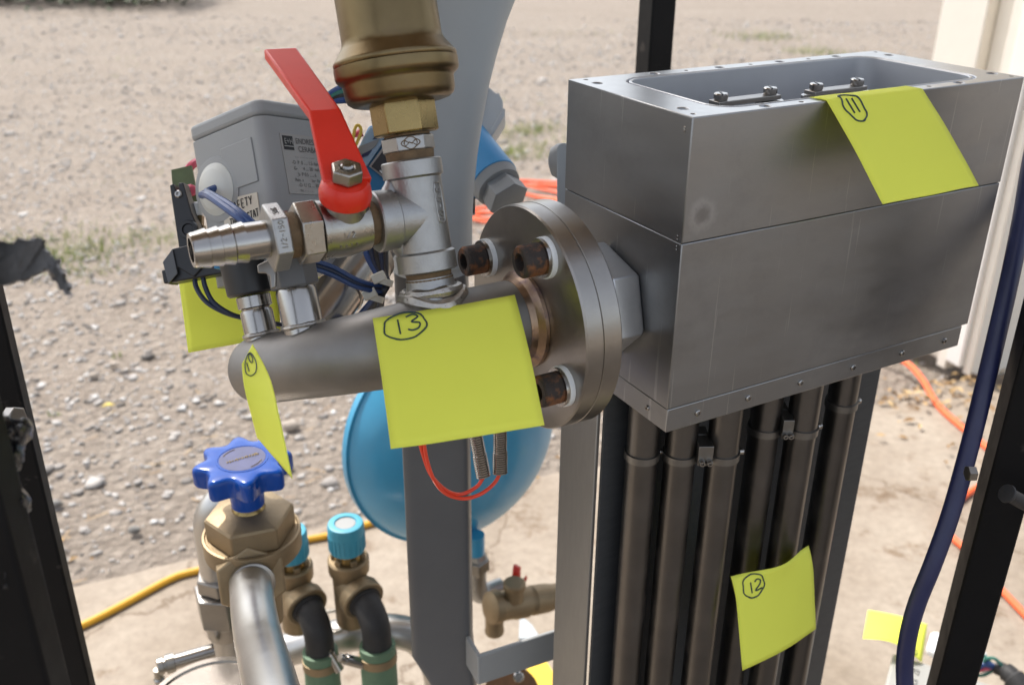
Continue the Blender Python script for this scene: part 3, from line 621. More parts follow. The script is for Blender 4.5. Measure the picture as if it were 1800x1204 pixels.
# raised size mark on the run, reading upwards
nf = (-gv * .86 + e1 * .50).normalized(); sd = bv.cross(nf)
def ontee(s_, w_, lift): 
    a = w_ / .0150; return Tb + bv * s_ + (nf * math.cos(a) - sd * math.sin(a)) * (.0150 + lift)
mk = [(.0562 + (.0022 * (1 - math.cos(t_)) if False else 0), 0) for t_ in (0,)]
ov = []
for k in range(41):
    t_ = 2 * math.pi * k / 40; ca, sa = math.cos(t_), math.sin(t_)
    ss = .0745 + (.0082 if ca >= 0 else -.0082) * min(1, abs(ca) * 1.6) + .0026 * ca; ov.append(ontee(ss, .0030 * sa / max(.55, abs(sa) ** .2 if sa else 1), .0001))
MB().tube(ov, .00045, 6).build('mark_frame', 'cast_steel', tee)
DIG = {'1': [[(.5, 0), (.5, 1)]], '5': [[(.9, 1), (.1, 1), (.1, .55), (.6, .6), (.9, .35), (.6, .02), (.1, .05)]], '0': [[(.5, 1), (.1, .75), (.1, .25), (.5, 0), (.9, .25), (.9, .75), (.5, 1)]], '-': [[(.1, .5), (.9, .5)]], '/': [[(.0, 0), (1, 1)]], '2': [[(.1, .8), (.5, 1), (.9, .75), (.1, 0), (.9, 0)]], '3': LET['3'], '6': [[(.8, 1), (.2, .6), (.1, .2), (.5, 0), (.9, .25), (.5, .5), (.15, .3)]]}
b = MB(); s0 = .0650
for ch, wd in (('1', .0012), ('/', .0012), ('2', .0022), ('-', .0020), ('1', .0016), ('5', .0026), ('0', .0026)):
    for pl in DIG[ch]: b.tube([ontee(s0 + x_ * wd, -.0018 + .0036 * y_, .0002) for x_, y_ in pl], .00038, 6)
    s0 += wd + .0007
b.build('size_mark', 'cast_steel', tee)

# ---- reducing nipple and brass vent body on top
nip = thing('hex_nipple', Tb + bv * .099, 'small steel hexagon nipple under the brass vessel', 'nipple')
MB().lathe(Tb, bv, [(.0985, .0130), (.1040, .0135)], 32).build('thread_seal', 'thread_rust', nip)
MB().lathe(Tb, bv, [(.1035, .0128), (.1043, .0146), (.1115, .0146), (.1122, .0130)], 6, ref=(-gv + e1 * .25)).build('hexagon', 'cast_steel', nip, bevel=.0005)
MB().lathe(Tb, bv, [(.1122, .0125), (.1140, .0125)], 32).build('lower_thread', 'thread_rust', nip)
# cast emblem on the front flat of the hexagon
xN, yN, _ = frame(bv, (-gv + e1 * .25)); fN = (xN * math.cos(R(-30)) + yN * math.sin(R(-30))) if (xN * math.cos(R(-30)) + yN * math.sin(R(-30))).dot(-cf) > (xN * math.cos(R(30)) + yN * math.sin(R(30))).dot(-cf) else (xN * math.cos(R(30)) + yN * math.sin(R(30)))
oN = Tb + bv * .1079 + fN * (.0146 * math.cos(R(30)) + .0002); sN = bv.cross(fN)
b = MB()
def pN(x_, y_): return oN + sN * x_ + bv * y_
b.tube([pN(.0046 * math.cos(t_) * (1 + .12 * math.cos(4 * t_)), .0030 * math.sin(t_) * (1 + .1 * math.cos(4 * t_))) for t_ in [2 * math.pi * k / 24 for k in range(25)]], .00028, 6)
for sg in (-1, 1): b.tube([pN(sg * .003, .0016), pN(sg * .001, 0), pN(sg * .003, -.0016), pN(sg * .0036, 0), pN(sg * .003, .0016)], .0003, 6)
b.tube([pN(-.001, .0005), pN(.001, -.0005)], .0003, 6)
b.build('emblem', 'thread_rust', nip)
vent = thing('brass_vessel', Tb + bv * .118, 'tall brass vessel with a swollen joint rising out of the top of the picture', 'vent')
MB().lathe(Tb, bv, [(.1132, .0160), (.1140, .0180), (.1302, .0180), (.1310, .0170)], 6, ref=(-gv + e1 * .1)).build('hexagon', 'brass_bright', vent, bevel=.0006)
MB().lathe(Tb, bv, [(.1296, .0140), (.1300, .0235), (.1308, .0268), (.1325, .0290), (.1350, .0300), (.1410, .0303), (.1422, .0307), (.1434, .0322), (.1446, .0334), (.1462, .0338), (.1508, .0338), (.1511, .0334)], 72).build('bowl', 'brass', vent)
MB().lathe(Tb, bv, [(.1513, .0332), (.1520, .0336), (.1536, .0336), (.1545, .0330), (.1605, .0284), (.1625, .0274), (.1650, .0271), (.26, .0268), (.2640, .0255), (.2680, .0210), (.2690, .012)], 72).build('cylinder', 'brass', vent)
MB().lathe(Tb, bv, [(.2690, .010), (.285, .010), (.287, .008)], 32).build('cap', 'brass_bright', vent)

# ---- ball valve with hose barb and red lever
va = thing('ball_valve', Tc - e1 * .05 - Z * .02, 'small nickel ball valve with red lever screwed into the tee', 'ball valve')
D = -e1
MB().lathe(Tc, D, [(.0268, .0118), (.0300, .0124), (.0330, .0120)], 32).build('thread_seal', 'thread_rust', va)
MB().lathe(Tc, D, [(.0315, .0125), (.0322, .0142), (.0350, .0146), (.0380, .0150), (.0430, .0158), (.0500, .0160), (.0548, .0154), (.0566, .0160), (.0586, .0160), (.0590, .0140)], 48).build('body', 'nickel', va)
MB().lathe(Tc, D, [(.0588, .0140), (.0592, .0168), (.0700, .0168), (.0708, .0150)], 6, ref=Z + e2 * .1).build('body_hexagon', 'nickel', va, bevel=.0005)
MB().lathe(Tc, D, [(.0706, .0120), (.0765, .0122)], 32).build('barb_thread', 'thread_rust', va)
MB().lathe(Tc, D, [(.0762, .0150), (.0770, .0178), (.0850, .0178), (.0858, .0150)], 6, ref=Z + e2 * .35).build('barb_hexagon', 'cast_steel', va, bevel=.0007)
pr = [(.0856, .0098), (.0970, .0098), (.0975, .0098)]
for k, s_ in enumerate((.0975, .1040, .1100, .1160)): pr += [(s_, .0107 - .0002 * k), (s_ + .0056, .0096 - .0002 * k)]
pr += [(.1228, .0090), (.1240, .0085), (.1240, .0062), (.1100, .0060), (.1100, 0)]
MB().lathe(Tc, D, pr, 40).build('hose_barb', 'polished_steel', va)
# cast lettering on the barb hexagon, reading upwards
xH, yH, _ = frame(D, Z + e2 * .35); cand = [(xH * math.cos(R(30 + 60 * k)) + yH * math.sin(R(30 + 60 * k))) for k in range(6)]; cand.sort(key=lambda q: q.dot(-(cf + (490 - 900) / FPX * cr - (430 - 602) / FPX * cu)), reverse=True)
for fi, (fH, wordset) in enumerate(((cand[0], ('1', '/', '2', '-', '1', '5', '0')), (cand[1], ('3', '1', '6')))):
    oH = Tc + D * .081 + fH * (.0178 * math.cos(R(30)) + .0002); tH = D.cross(fH).normalized()
    if tH.z < 0: tH = -tH
    b = MB(); s0 = -.0062 if fi == 0 else -.003
    for ch in wordset:
        wd = .0011 if ch in '1/' else .0018
        for pl in DIG[ch]: b.tube([oH + tH * (s0 + x_ * wd) + e1 * (-.0014 + .0028 * y_) * -1 for x_, y_ in pl], .00033, 6)
        s0 += wd + .0006
    b.build('cast_mark', 'cast_steel', va)
# raised size mark on the valve body
nb_ = (-gv * .8 - bv * .5).normalized(); tb2 = D.cross(nb_)
b = MB()
def onbody(x_, y_): a = y_ / .0160; return Tc + D * (.0462 - x_) + (nb_ * math.cos(a) + tb2 * math.sin(a) * (1 if tb2.z > 0 else -1)) * .0162
for ch, x0_, y0_, wd, ht in (('1', -.004, .003, .002, .003), ('/', -.0015, .003, .002, .003), ('2', .001, .003, .002, .003), ('1', -.006, -.002, .0015, .0012), ('1', -.003, -.002, .0015, .0012), ('1', 0, -.002, .0015, .0012), ('1', .003, -.002, .0015, .0012)):
    for pl in DIG[ch]: b.tube([onbody(x0_ + x_ * wd, y0_ + y_ * ht) for x_, y_ in pl], .0004, 6)
b.build('size_mark', 'nickel', va)
# stem, lever
sv = (Z - e2 * .36).normalized(); So = Tc + D * .0445
MB().lathe(So, sv, [(.006, .0126), (.0120, .0116), (.0150, .0112), (.0168, .0108), (.0172, .0095), (.0190, .0080)], 36).build('bonnet', 'nickel', va)
MB().lathe(So, sv, [(.019, .0060), (.037, .0055)], 20).build('stem', 'nickel', va)
bx = So + sv * .0165; sd2 = (-e2 * .8 + e1 * .6).normalized()
MB().box(bx + sd2 * .0105 + e1 * .001, sd2, sv.cross(sd2), sv, .0025, .0022, .005).build('stop_lug', 'nickel', va, bevel=.0008)
h0 = So + sv * .0200
lev = MB().lathe(h0, sv, [(-.0022, .0120), (-.0020, .0134), (.0025, .0138), (.0070, .0128), (.0095, .0108), (.0102, .0080), (.0102, 0)], 40)
# lever blade: up from the hub, bend, then a long flat grip
c0 = h0 + sv * .0076 + e1 * .001; c2 = at(571, 202, .512); c4 = at(493, 94, .548)
def blade(pts_, widths, th):
    bb_ = MB(); rows = []
    for i, p_ in enumerate(pts_):
        tng = (pts_[min(i + 1, len(pts_) - 1)] - pts_[max(i - 1, 0)]).normalized(); sx_ = (cr + cu * .14 + cf * .30).normalized(); nn = sx_.cross(tng).normalized()
        if nn.dot(CAM - p_) < 0: nn = -nn
        w_ = widths[i]; rows.append([p_ - sx_ * w_ + nn * th, p_ + sx_ * w_ + nn * th, p_ + sx_ * w_ - nn * th, p_ - sx_ * w_ - nn * th])
    i0 = len(bb_.v)
    for r_ in rows: bb_.v += r_
    for i in range(len(rows) - 1):
        for k in range(4): bb_.f.append((i0 + 4 * i + k, i0 + 4 * i + (k + 1) % 4, i0 + 4 * i + 4 + (k + 1) % 4, i0 + 4 * i + 4 + k))
    bb_.f.append((i0 + 3, i0 + 2, i0 + 1, i0)); q = i0 + 4 * (len(rows) - 1); bb_.f.append((q, q + 1, q + 2, q + 3)); return bb_
lv = lev.build('lever_hub', 'red_enamel', va, bevel=.0008)
blade([c0, c2, c4], [.0124, .0084, .0092], .0034).build('lever', 'red_enamel', va, bevel=.0012, seg=3, angle=20)
MB().box(h0 + (-e2 * .3 + e1 * .75) * .0128 - sv * .0045, sd2, sv.cross(sd2), sv, .0022, .0030, .0040).build('lever_tab', 'red_enamel', va, bevel=.0006)
nt = MB().lathe(h0, sv, [(.0108, .0080), (.0112, .0086), (.0172, .0086), (.0180, .0078), (.0180, .0042), (.0145, .0040), (.0145, 0)], 6, ref=e1 * .9 + e2 * .3).build('lever_nut', 'nickel', va, bevel=.0004)
MB().lathe(h0, sv, [(.0145, .0036), (.0188, .0034), (.0196, .0026), (.0197, 0)], 20).build('stem_tip', 'polished_steel', va)

# ---- stubs on the elbow
def ontop(px, py, d): return at(px, py, d)
def stub(name, lab, top, bot, r, collar, par=None, m='polished_steel'):
    t_ = thing(name, bot, lab, 'pipe stub'); d_ = (top - bot); L_ = d_.length
    MB().lathe(bot - d_.normalized() * .012, d_, [(0, r), (L_ + .010, r), (L_ + .012, r * .94)], 40).build('socket', m, t_)
    bead(bot, d_, r * 1.0, .0014, 'weld', t_)
    if collar: MB().lathe(top - d_.normalized() * .0005, d_, collar, 40).build('collar', m, t_)
    return t_
s2b = bend_c(48) + eb * (bend_r(48) + .0005); s2t = s2b + eb * .0215
stub('steel_stub', 'wider shiny steel stub welded on the elbow', s2t, s2b, .0114, None)
s1b = bend_c(70) + eb * (bend_r(70) + .0005); s1t = s1b + eb * .0145
stub('steel_stub', 'narrower shiny steel stub near the end of the elbow', s1t, s1b, .0094, [(0, .0078), (.0015, .0082), (.0022, .0098), (.0085, .0098), (.009, .009)])
th = thing('thermostat_body', s1t, 'black cylindrical thermostat body on the narrower steel stub', 'thermostat'); dS = (s1t - s1b).normalized()
MB().lathe(s1t + dS * .009, dS, [(0, .0130), (.0012, .0142), (.020, .0150), (.030, .0152), (.031, .014)], 40).build('barrel', 'black_plastic', th)
hb = thing('hex_adapter', s2t, 'dark oxidised hexagon adapter on the wider steel stub', 'adapter'); dT = (s2t - s2b).normalized()
MB().lathe(s2t, dT, [(0, .0115), (.0008, .0136), (.0180, .0140), (.0188, .0125)], 6, ref=-e2 + e1 * .2).build('hexagon', 'dark_grey_paint', hb, bevel=.0006)
MB().lathe(s2t + dT * .018, dT, [(0, .010), (.024, .010)], 24).build('shank', 'machined_steel', hb)
# bent clip beside the adapter
MB().prism([at(452, 466, .512), at(476, 455, .512), at(484, 480, .512), at(484, 505, .512), at(476, 508, .512), at(474, 486, .512), at(466, 480, .512), at(453, 480, .512)], (cf * .004)).build('clip', 'machined_steel', hb, bevel=.0005)
# slanting steel tube behind
sl_ = thing('slanting_tube', at(570, 560, .62), 'slanting polished steel tube behind the elbow stubs', 'tube')
MB().lathe(at(530, 606, .600), at(650, 440, .66) - at(566, 556, .615), [(0, .0158), (.050, .0158), (.0505, .0168), (.0520, .0168), (.0525, .0160), (.105, .0160)], 44).build('tube', 'polished_steel', sl_)
MB().lathe(at(632, 466, .652), at(650, 440, .66) - at(566, 556, .615), [(0, .019), (.004, .019), (.0042, .021), (.010, .021)], 44).build('collar', 'machined_steel', sl_)

# ---- grey transmitter enclosure behind the valve
TO = at(455, 200, .60); tr_ = V((.5626, .7836, -.2636)).normalized(); tl_ = V((-.8074, .4524, -.3786)).normalized(); tb_ = tr_.cross(tl_).normalized()
if tb_.z < 0: tb_ = -tb_
WL, WR, TH_ = .071, .080, .098
tx = thing('transmitter', TO + tl_ * WL / 2 + tr_ * WR / 2 - tb_ * TH_, 'grey plastic transmitter enclosure with printed plate and blue cable', 'transmitter')
rr_ = rrect(0, 0, WL, WR, .0075, 6)
MB().prism([TO + tl_ * u - tb_ * TH_ + tr_ * v for u, v in rr_], tb_ * (TH_ - .0003)).build('case', 'housing_grey', tx, bevel=.0005)
MB().prism([TO + tl_ * u + tr_ * v + tb_ * .0003 for u, v in rr_], tb_ * .0100).build('lid', 'housing_grey', tx, bevel=.0026, seg=3)
def tL(a, h, e=.0): return TO + tl_ * a - tb_ * h - tr_ * e
def tR(a, h, e=.0): return TO + tr_ * a - tb_ * h - tl_ * e
MB().prism([tL(.010, .012), tL(.040, .012), tL(.0405, .040), tL(.010, .040)], -tr_ * .0009).build('raised_panel', 'housing_grey', tx, bevel=.0008)
pl_ = MB().prism([tR(.014, .011), tR(.076, .011), tR(.076, .050), tR(.014, .050)], -tl_ * .0006).build('rating_plate', 'label_silver', tx)
MB().prism([tR(.0155, .0125, .0007), tR(.0240, .0125, .0007), tR(.0240, .0215, .0007), tR(.0155, .0215, .0007)], -tl_ * .0002).build('logo_block', 'print_black', pl_)
MB().prism([tR(.0158, .0190, .0010), tR(.0237, .0190, .0010), tR(.0237, .0196, .0010), tR(.0158, .0196, .0010)], -tl_ * .0001).build('logo_line', 'label_silver', pl_)
text('logo_letters', 'E+H', .0052, tR(.0163, .0178, .0009), tr_, tb_, 'label_silver', pl_, .0002, squeeze=.78)
for s_, a_, h_, sz, m_ in (('ENDRESS+H', .0262, .0170, .0052, 'print_grey'), ('CERABAR', .0275, .0222, .0052, 'print_grey'), ('- - -  - - -  - - - - - -', .0235, .0266, .0026, 'print_grey'), ('-O  P  0 ..... 1.5  bar', .0200, .0306, .0034, 'print_grey'), ('G-      4 .... 20  mA', .0210, .0344, .0034, 'print_grey'), ('_b  P 0,5 ...... 6', .0225, .0382, .0034, 'print_grey'), ('Pabs. x          bar  Pe', .0205, .0418, .0030, 'print_grey'), ('-O  U 12 .... 30 - V', .0225, .0452, .0034, 'print_grey'), ('Nr. - - - -  - -', .0235, .0486, .0026, 'print_grey')):
    text('plate_text', s_, sz, tR(a_, h_, .0007), tr_, tb_, m_, pl_, .0002, squeeze=.85)
gr = MB().lathe(tL(.050, .036, -.001), -tr_, [(0, .0175), (.0025, .0170), (.0045, .0135), (.0052, .0125), (.0060, .0040), (.0060, 0)], 40).build('grommet', 'grommet', tx)
MB().lathe(tL(.050, .036, -.0015), -tr_, [(0, .0215), (.0022, .0212), (.0026, .0190)], 40).build('grommet_boss', 'housing_grey', tx)
tp = MB().prism([tL(.0130, .0465), tL(.0470, .0440), tL(.0490, .0740), tL(.0140, .0750)], -tr_ * .0007).build('paper_label', 'paper_tape', tx)
def tape(u, v): return tL(.0470 - .033 * u, .0445 + .026 * v, .0009)
ink('handwritten_words', tape, handwriting('SAFETY', .22, .34, .085, .20, .03, -.05) + handwriting('THERMOSTAT', .16, .68, .068, .18, .018, -.05), .00028, 'print_black', tx, .0002, side=1)
g0 = tL(.050, .037, .005)
for k in (0, 1):
    o_ = V((.0035 * k, 0, .002 * k))
    wire('cable_core', [g0 + o_, g0 - tr_ * .008 + o_ - tb_ * .003, at(366 + 8 * k, 344, .585), at(398 + 8 * k, 366 - 3 * k, .565), at(432 + 8 * k, 392 - 2 * k, .556), at(470 + 8 * k, 425, .560), at(530, 455 + 8 * k, .565)], .0024, 'wire_blue', tx)
MB().prism([at(440, 398, .553), at(470, 392, .553), at(474, 404, .553), at(445, 410, .553)], cf * .006).build('cable_sleeve', 'nylon_white', tx, bevel=.001)

# ---- black plug block and circuit board left of the transmitter
cb = thing('circuit_board', at(320, 380, .66), 'small green circuit board edge behind the black terminal block', 'circuit board')
MB().prism([at(301, 299, .665), at(336, 291, .665), at(352, 375, .665), at(362, 440, .665), at(330, 440, .665), at(306, 360, .665)], cf * .0025).build('board', 'pcb_green', cb)
MB().lathe(at(343, 356, .655), at(345, 380, .655) - at(343, 356, .655), [(0, .0025), (.001, .0042), (.009, .0044), (.010, .003)], 16).build('fuse_holder', 'nylon_white', cb)
MB().box(at(346, 392, .655), cr, cu, cf, .0042, .005, .003).build('copper_clip', 'brass', cb, bevel=.0005)
MB().box(at(352, 404, .655), cr, cu, cf, .003, .003, .003).build('terminal_clip', 'brass', cb, bevel=.0005)
wire('red_lead', [at(330, 300, .67), at(338, 290, .672), at(350, 284, .68)], .003, 'wire_pink', cb)
MB().lathe(at(337, 335, .66), -cf, [(0, .004), (.003, .0038), (.005, .002), (.0055, 0)], 14).build('indicator_lamp', 'wire_pink', cb)
tb = thing('terminal_block', at(330, 440, .64), 'black plastic terminal block with a notched top', 'terminal block')
MB().prism([at(298, 326, .640), at(305, 323, .640), at(312, 346, .640), at(316, 344, .640), at(313, 322, .640), at(322, 321, .640), at(336, 372, .640), at(358, 425, .640), at(356, 448, .640), at(316, 446, .640), at(306, 380, .640)], cf * .012).build('body', 'black_plastic', tb, bevel=.0006)
screw(at(315, 342, .641), -cf, .0026, .003, tb)
MB().lathe(at(332, 404, .640), -cf, [(0, .0065), (.0018, .006), (.002, .0040), (.0006, .0035), (.0006, 0)], 24).build('dial', 'black_plastic', tb)
pg = thing('cable_plug', at(318, 495, .61), 'black faceted cable plug hanging below the hose barb tip', 'plug')
MB().prism([at(287, 461, .615), at(304, 437, .615), at(346, 428, .615), at(356, 470, .615), at(340, 487, .615), at(313, 470, .615), at(297, 500, .615)], cf * .016).build('body', 'black_plastic', pg, bevel=.0006)
MB().prism([at(287, 461, .6145), at(304, 438, .6145), at(313, 481, .6145), at(297, 499, .6145)], -cf * .0012).build('end_face', 'dark_grey_paint', pg, bevel=.0003)
MB().box(at(352, 478, .625), cr + cu * .18, cu - cr * .18, cf, .022, .0045, .008).build('strain_relief', 'black_plastic', pg, bevel=.001)
for k in (0, 1): wire('cable_core', [at(342 + 14 * k, 484, .622), at(345 + 16 * k, 505, .622), at(362 + 12 * k, 530, .622), at(392 + 6 * k, 548, .624), at(424, 558, .628), at(470, 566, .632), at(494, 571, .64)], .0016, 'wire_dark', pg)
MB().box(at(437, 463, .60), cr + cu * .06, cu, cf, .0185, .0030, .010).build('blue_seal', 'module_blue', th, bevel=.0006)

# ---- cable bundle with ties
cb2 = thing('cable_bundle', at(650, 500, .6), 'bundle of dark blue and black cables tied beside the grey column', 'cables')
for k in range(3): wire('cable', [at(548, 458 + 6 * k, .575), at(585, 470 + 7 * k, .58), at(622, 490 + 6 * k, .585), at(650, 500 + 5 * k, .59), at(672, 503 + 5 * k, .60)], .0017, 'wire_blue' if k != 1 else 'wire_dark', cb2)
for k in range(5): wire('cable', [at(640 + 9 * k, 425, .62), at(646 + 8 * k, 452, .615), at(662 + 4 * k, 482, .61), at(670 + 3 * k, 500, .60), at(660 + 3 * k, 520, .60), at(640 + 7 * k, 545, .61), at(615 + 9 * k, 575, .62)], .0019, ('wire_blue', 'wire_dark', 'black_plastic', 'wire_dark', 'black_plastic')[k], cb2)
for k in range(2): wire('thin_lead', [at(622 + 18 * k, 505, .64), at(610 + 12 * k, 535, .64), at(596 + 14 * k, 560, .64)], .0011, 'wire_blue', cb2)
for (px, py) in ((666, 488), (650, 517)):
    MB().box(at(px, py, .592), cr * .9 + cu * .4, cu * .9 - cr * .4, cf, .0042, .0030, .0025).build('cable_tie', 'zip_tie', cb2, bevel=.0006)
    MB().lathe(at(px + 6, py + 12, .598), cr * .3 + cu, [(0, .0062), (.004, .0062)], 20).build('tie_band', 'zip_tie', cb2)
bc = thing('cable_bend', at(590, 200, .66), 'thick dark cables looping out below the brass vessel', 'cables')
for k in range(4): wire('cable', [at(545 + 6 * k, 215, .66), at(566 + 5 * k, 182, .66), at(585 + 5 * k, 162 + 5 * k, .66), at(615, 150 + 9 * k, .665), at(660, 150 + 9 * k, .67)], .0022, ('wire_blue', 'wire_green', 'black_plastic', 'wire_blue')[k], bc)

# ---- grey column with flared neck
YC = at(763, 800, .80).y
def at_y(px, py, Y):
    v = cf + (px - 900) / FPX * cr - (py - 602) / FPX * cu; return CAM + v * ((Y - CAM.y) / v.y)
gc = thing('grey_column', at_y(763, 1130, YC), 'grey painted column that flares into a neck behind the brass vessel', 'column')
def superell(c, hw, hd, n=64, p=9.0):
    out = []
    for k in range(n):
        a = 2 * math.pi * k / n; ca, sa = math.cos(a), math.sin(a)
        out.append(c + V((hw * math.copysign(abs(ca) ** (2 / p), ca), hd * math.copysign(abs(sa) ** (2 / p), sa), 0)))
    return out
def loft(secs):
    bb_ = MB(); n = len(secs[0])
    for s_ in secs: bb_.v += s_
    for i in range(len(secs) - 1):
        for k in range(n): a, b2 = i * n + k, i * n + (k + 1) % n; bb_.f.append((a, b2, b2 + n, a + n))
    bb_.f.append(tuple(range(n - 1, -1, -1))); bb_.f.append(tuple(range(len(bb_.v) - n, len(bb_.v)))); return bb_
pL, pR = at_y(706, 800, YC - .02), at_y(824, 800, YC - .02); cx_ = (pL.x + pR.x) / 2; hw_ = (pR.x - pL.x) / 2
zt_, zb_ = at_y(763, 468, YC).z, at_y(763, 1128, YC).z
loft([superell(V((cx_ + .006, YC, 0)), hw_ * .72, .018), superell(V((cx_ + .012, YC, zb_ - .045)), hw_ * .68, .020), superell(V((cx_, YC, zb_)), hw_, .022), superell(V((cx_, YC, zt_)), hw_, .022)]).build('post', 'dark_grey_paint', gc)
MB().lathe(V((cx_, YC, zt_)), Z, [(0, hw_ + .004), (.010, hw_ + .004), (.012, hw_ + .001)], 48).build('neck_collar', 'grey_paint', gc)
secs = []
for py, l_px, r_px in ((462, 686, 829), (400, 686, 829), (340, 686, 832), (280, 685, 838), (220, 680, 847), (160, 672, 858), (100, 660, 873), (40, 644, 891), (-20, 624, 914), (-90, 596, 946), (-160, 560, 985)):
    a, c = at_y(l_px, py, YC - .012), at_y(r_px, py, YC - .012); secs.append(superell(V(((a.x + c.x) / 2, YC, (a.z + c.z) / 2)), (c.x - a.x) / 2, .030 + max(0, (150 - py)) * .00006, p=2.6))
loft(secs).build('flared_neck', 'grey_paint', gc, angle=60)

# ---- blue module left, second transmitter and gland right
bmz = thing('blue_module', at(650, 330, .70), 'blue plastic switch module with black face between lever and tee', 'module')
MB().prism([at(610, 300, .70), at(648, 222, .70), at(700, 205, .70), at(712, 300, .70), at(668, 345, .70), at(628, 352, .70)], cf * .03).build('shell', 'module_blue', bmz, bevel=.0012)
MB().prism([at(614, 292, .6985), at(650, 226, .6985), at(690, 212, .6985), at(670, 258, .6985), at(645, 294, .6985)], -cf * .002).build('upper_face', 'module_light', bmz, bevel=.0005)
MB().prism([at(649, 293, .6975), at(676, 256, .6975), at(702, 284, .6975), at(680, 318, .6975)], -cf * .0012).build('face_border', 'label_silver', bmz)
MB().prism([at(653, 293, .696), at(677, 261, .696), at(698, 285, .696), at(679, 313, .696)], -cf * .0008).build('face_plate', 'black_plastic', bmz)
for a_ in ((632, 279, 654, 270), (655, 246, 676, 238)): MB().prism([at(a_[0], a_[1], .6962), at(a_[0] + 6, a_[1] - 8, .6962), at(a_[2], a_[3] - 6, .6962), at(a_[2] - 7, a_[3] + 4, .6962)], -cf * .0008).build('vent_slot', 'hose_blue', bmz)
MB().prism([at(622, 270, .6962), at(632, 258, .6962), at(668, 244, .6962), at(660, 258, .6962), at(640, 272, .6962)], -cf * .0006).build('grey_stripe', 'gland_grey', bmz)
wire('dial_mark', [at(668, 300, .695), at(672, 304, .695), at(677, 301, .695), at(678, 295, .695)], .0006, 'nylon_white', bmz)
wire('yellow_lead', [at(617, 300, .69), at(620, 250, .69), at(625, 224, .69), at(632, 222, .69), at(634, 235, .69), at(622, 265, .69), at(616, 300, .69)], .0012, 'wire_yellow', bmz)
MB().lathe(at(614, 241, .70), at(637, 233, .70) - at(614, 241, .70), [(0, .001), (.003, .0016), (.0075, .0030), (.0100, .0030), (.0102, 0)], 14).build('pink_crimp', 'wire_pink', bmz)
t2 = thing('sensor_housing', at(860, 250, .80), 'light grey sensor enclosure peeking out behind the flared neck', 'sensor')
MB().prism([at(800, 120, .80), at(853, 140, .80), at(858, 152, .80), at(872, 164, .80), at(877, 163, .80), at(884, 178, .80), at(884, 200, .80), at(868, 226, .80), at(850, 256, .80), at(846, 264, .80), at(800, 250, .80)], cf * .04).build('body', 'housing_light', t2, bevel=.0012)
MB().prism([at(884, 190, .799), at(888, 192, .799), at(887, 204, .799), at(853, 260, .799), at(848, 258, .799)], cf * .042).build('lid_rim', 'housing_light', t2, bevel=.0006)
MB().prism([at(812, 138, .799), at(856, 143, .799), at(858, 153, .799), at(838, 245, .799), at(812, 245, .799)], -cf * .0012).build('front_cover', 'housing_grey', t2, bevel=.0006)
bg = thing('blue_connector', at(870, 330, .76), 'blue cable connector with grey hexagon gland right of the column', 'connector')
ba, bz_ = at(812, 246, .79), at(868, 318, .765); bd = bz_ - ba; BLn = bd.length
MB().lathe(ba, bd, [(0, .0205), (BLn, .0205), (BLn + .001, .0195)], 36).build('barrel', 'module_blue', bg)
MB().lathe(ba, bd, [(BLn, .0200), (BLn + .0085, .0185), (BLn + .009, .0160)], 36).build('ring', 'gland_grey', bg)
MB().lathe(ba, bd, [(BLn + .009, .0160), (BLn + .013, .0165), (BLn + .0135, .0172), (BLn + .024, .0172), (BLn + .0245, .015)], 6).build('gland_nut', 'gland_grey', bg, bevel=.0008)
MB().box(at(829, 355, .775), cr, cu, cf, .0028, .010, .006).build('latch', 'black_plastic', bg, bevel=.0006)

# ---- grey lug at the rear of the housing
lg = thing('mounting_lug', at(990, 400, .66), 'grey flat lug with rounded top beside the housing corner', 'bracket')
pts_ = [at(979, 420, .66)] + [at(989 + 11 * math.cos(R(180 - 18 * k)), 264 - 13 * math.sin(R(18 * k)), .66) for k in range(6)] + [at(1001, 254, .66), at(1004, 420, .66)]
MB().prism(pts_, cf * .012 + cr * .004).build('bar', 'grey_paint', lg, bevel=.001)
MB().lathe(at(990, 284, .675), -cr * .9 + cf * .3, [(-.002, .0125), (.003, .0125), (.0075, .0100), (.0095, .0050), (.0100, 0)], 32).build('round_head', 'housing_grey', lg)

# ---- six steel tubes in a sheet channel
CH = thing('sheet_channel', hp(.13, .08, -A.z + .0), 'tall bent sheet metal channel behind the steel tubes', 'channel')
zb2 = -A.z + .002
MB().box(hp(.137, .0692, (zb2 - .191) / 2), e1, e2, Z, .1335, .0012, (-.191 - zb2) / 2).build('web', 'shaded_sheet', CH)
MB().box(hp(.0015, .0945, (zb2 - .191) / 2), e1, e2, Z, .0015, .0225, (-.191 - zb2) / 2).build('side_flange', 'brushed_sheet', CH, bevel=.0006)
MB().box(hp(.2722, .0945, (zb2 - .191) / 2), e1, e2, Z, .0014, .0225, (-.191 - zb2) / 2).build('side_flange', 'brushed_sheet', CH, bevel=.0006)
names = ['leftmost', 'second', 'third', 'fourth', 'fifth', 'rightmost']
TUB = [(.0262, .0545), (.0488, .042), (.0745, .029), (.1240, .042), (.1470, .029), (.2010, .043)]
for i, (u, v) in enumerate(TUB):
    tt = thing('steel_tube', hp(u, v, zb2 + .1), '%s of six upright dark steel tubes under the housing%s' % (names[i], '' if i in (0, 5) else ', counting from the left'), 'tube', 'steel tubes under the housing')
    MB().lathe(hp(u, v, zb2 + .02), Z, [(0, .0108), (-.188 - zb2 - .02, .0108)], 36).build('tube', 'tube_steel', tt)
    MB().lathe(hp(u, v, -.2435), Z, [(0, .0109), (.0003, .0120), (.0056, .0120), (.0059, .0109)], 36).build('band', 'band_steel', tt)
    screw(hp(u + .0118, v - .004, -.240), e1 - e2 * .4, .0022, .003, tt)
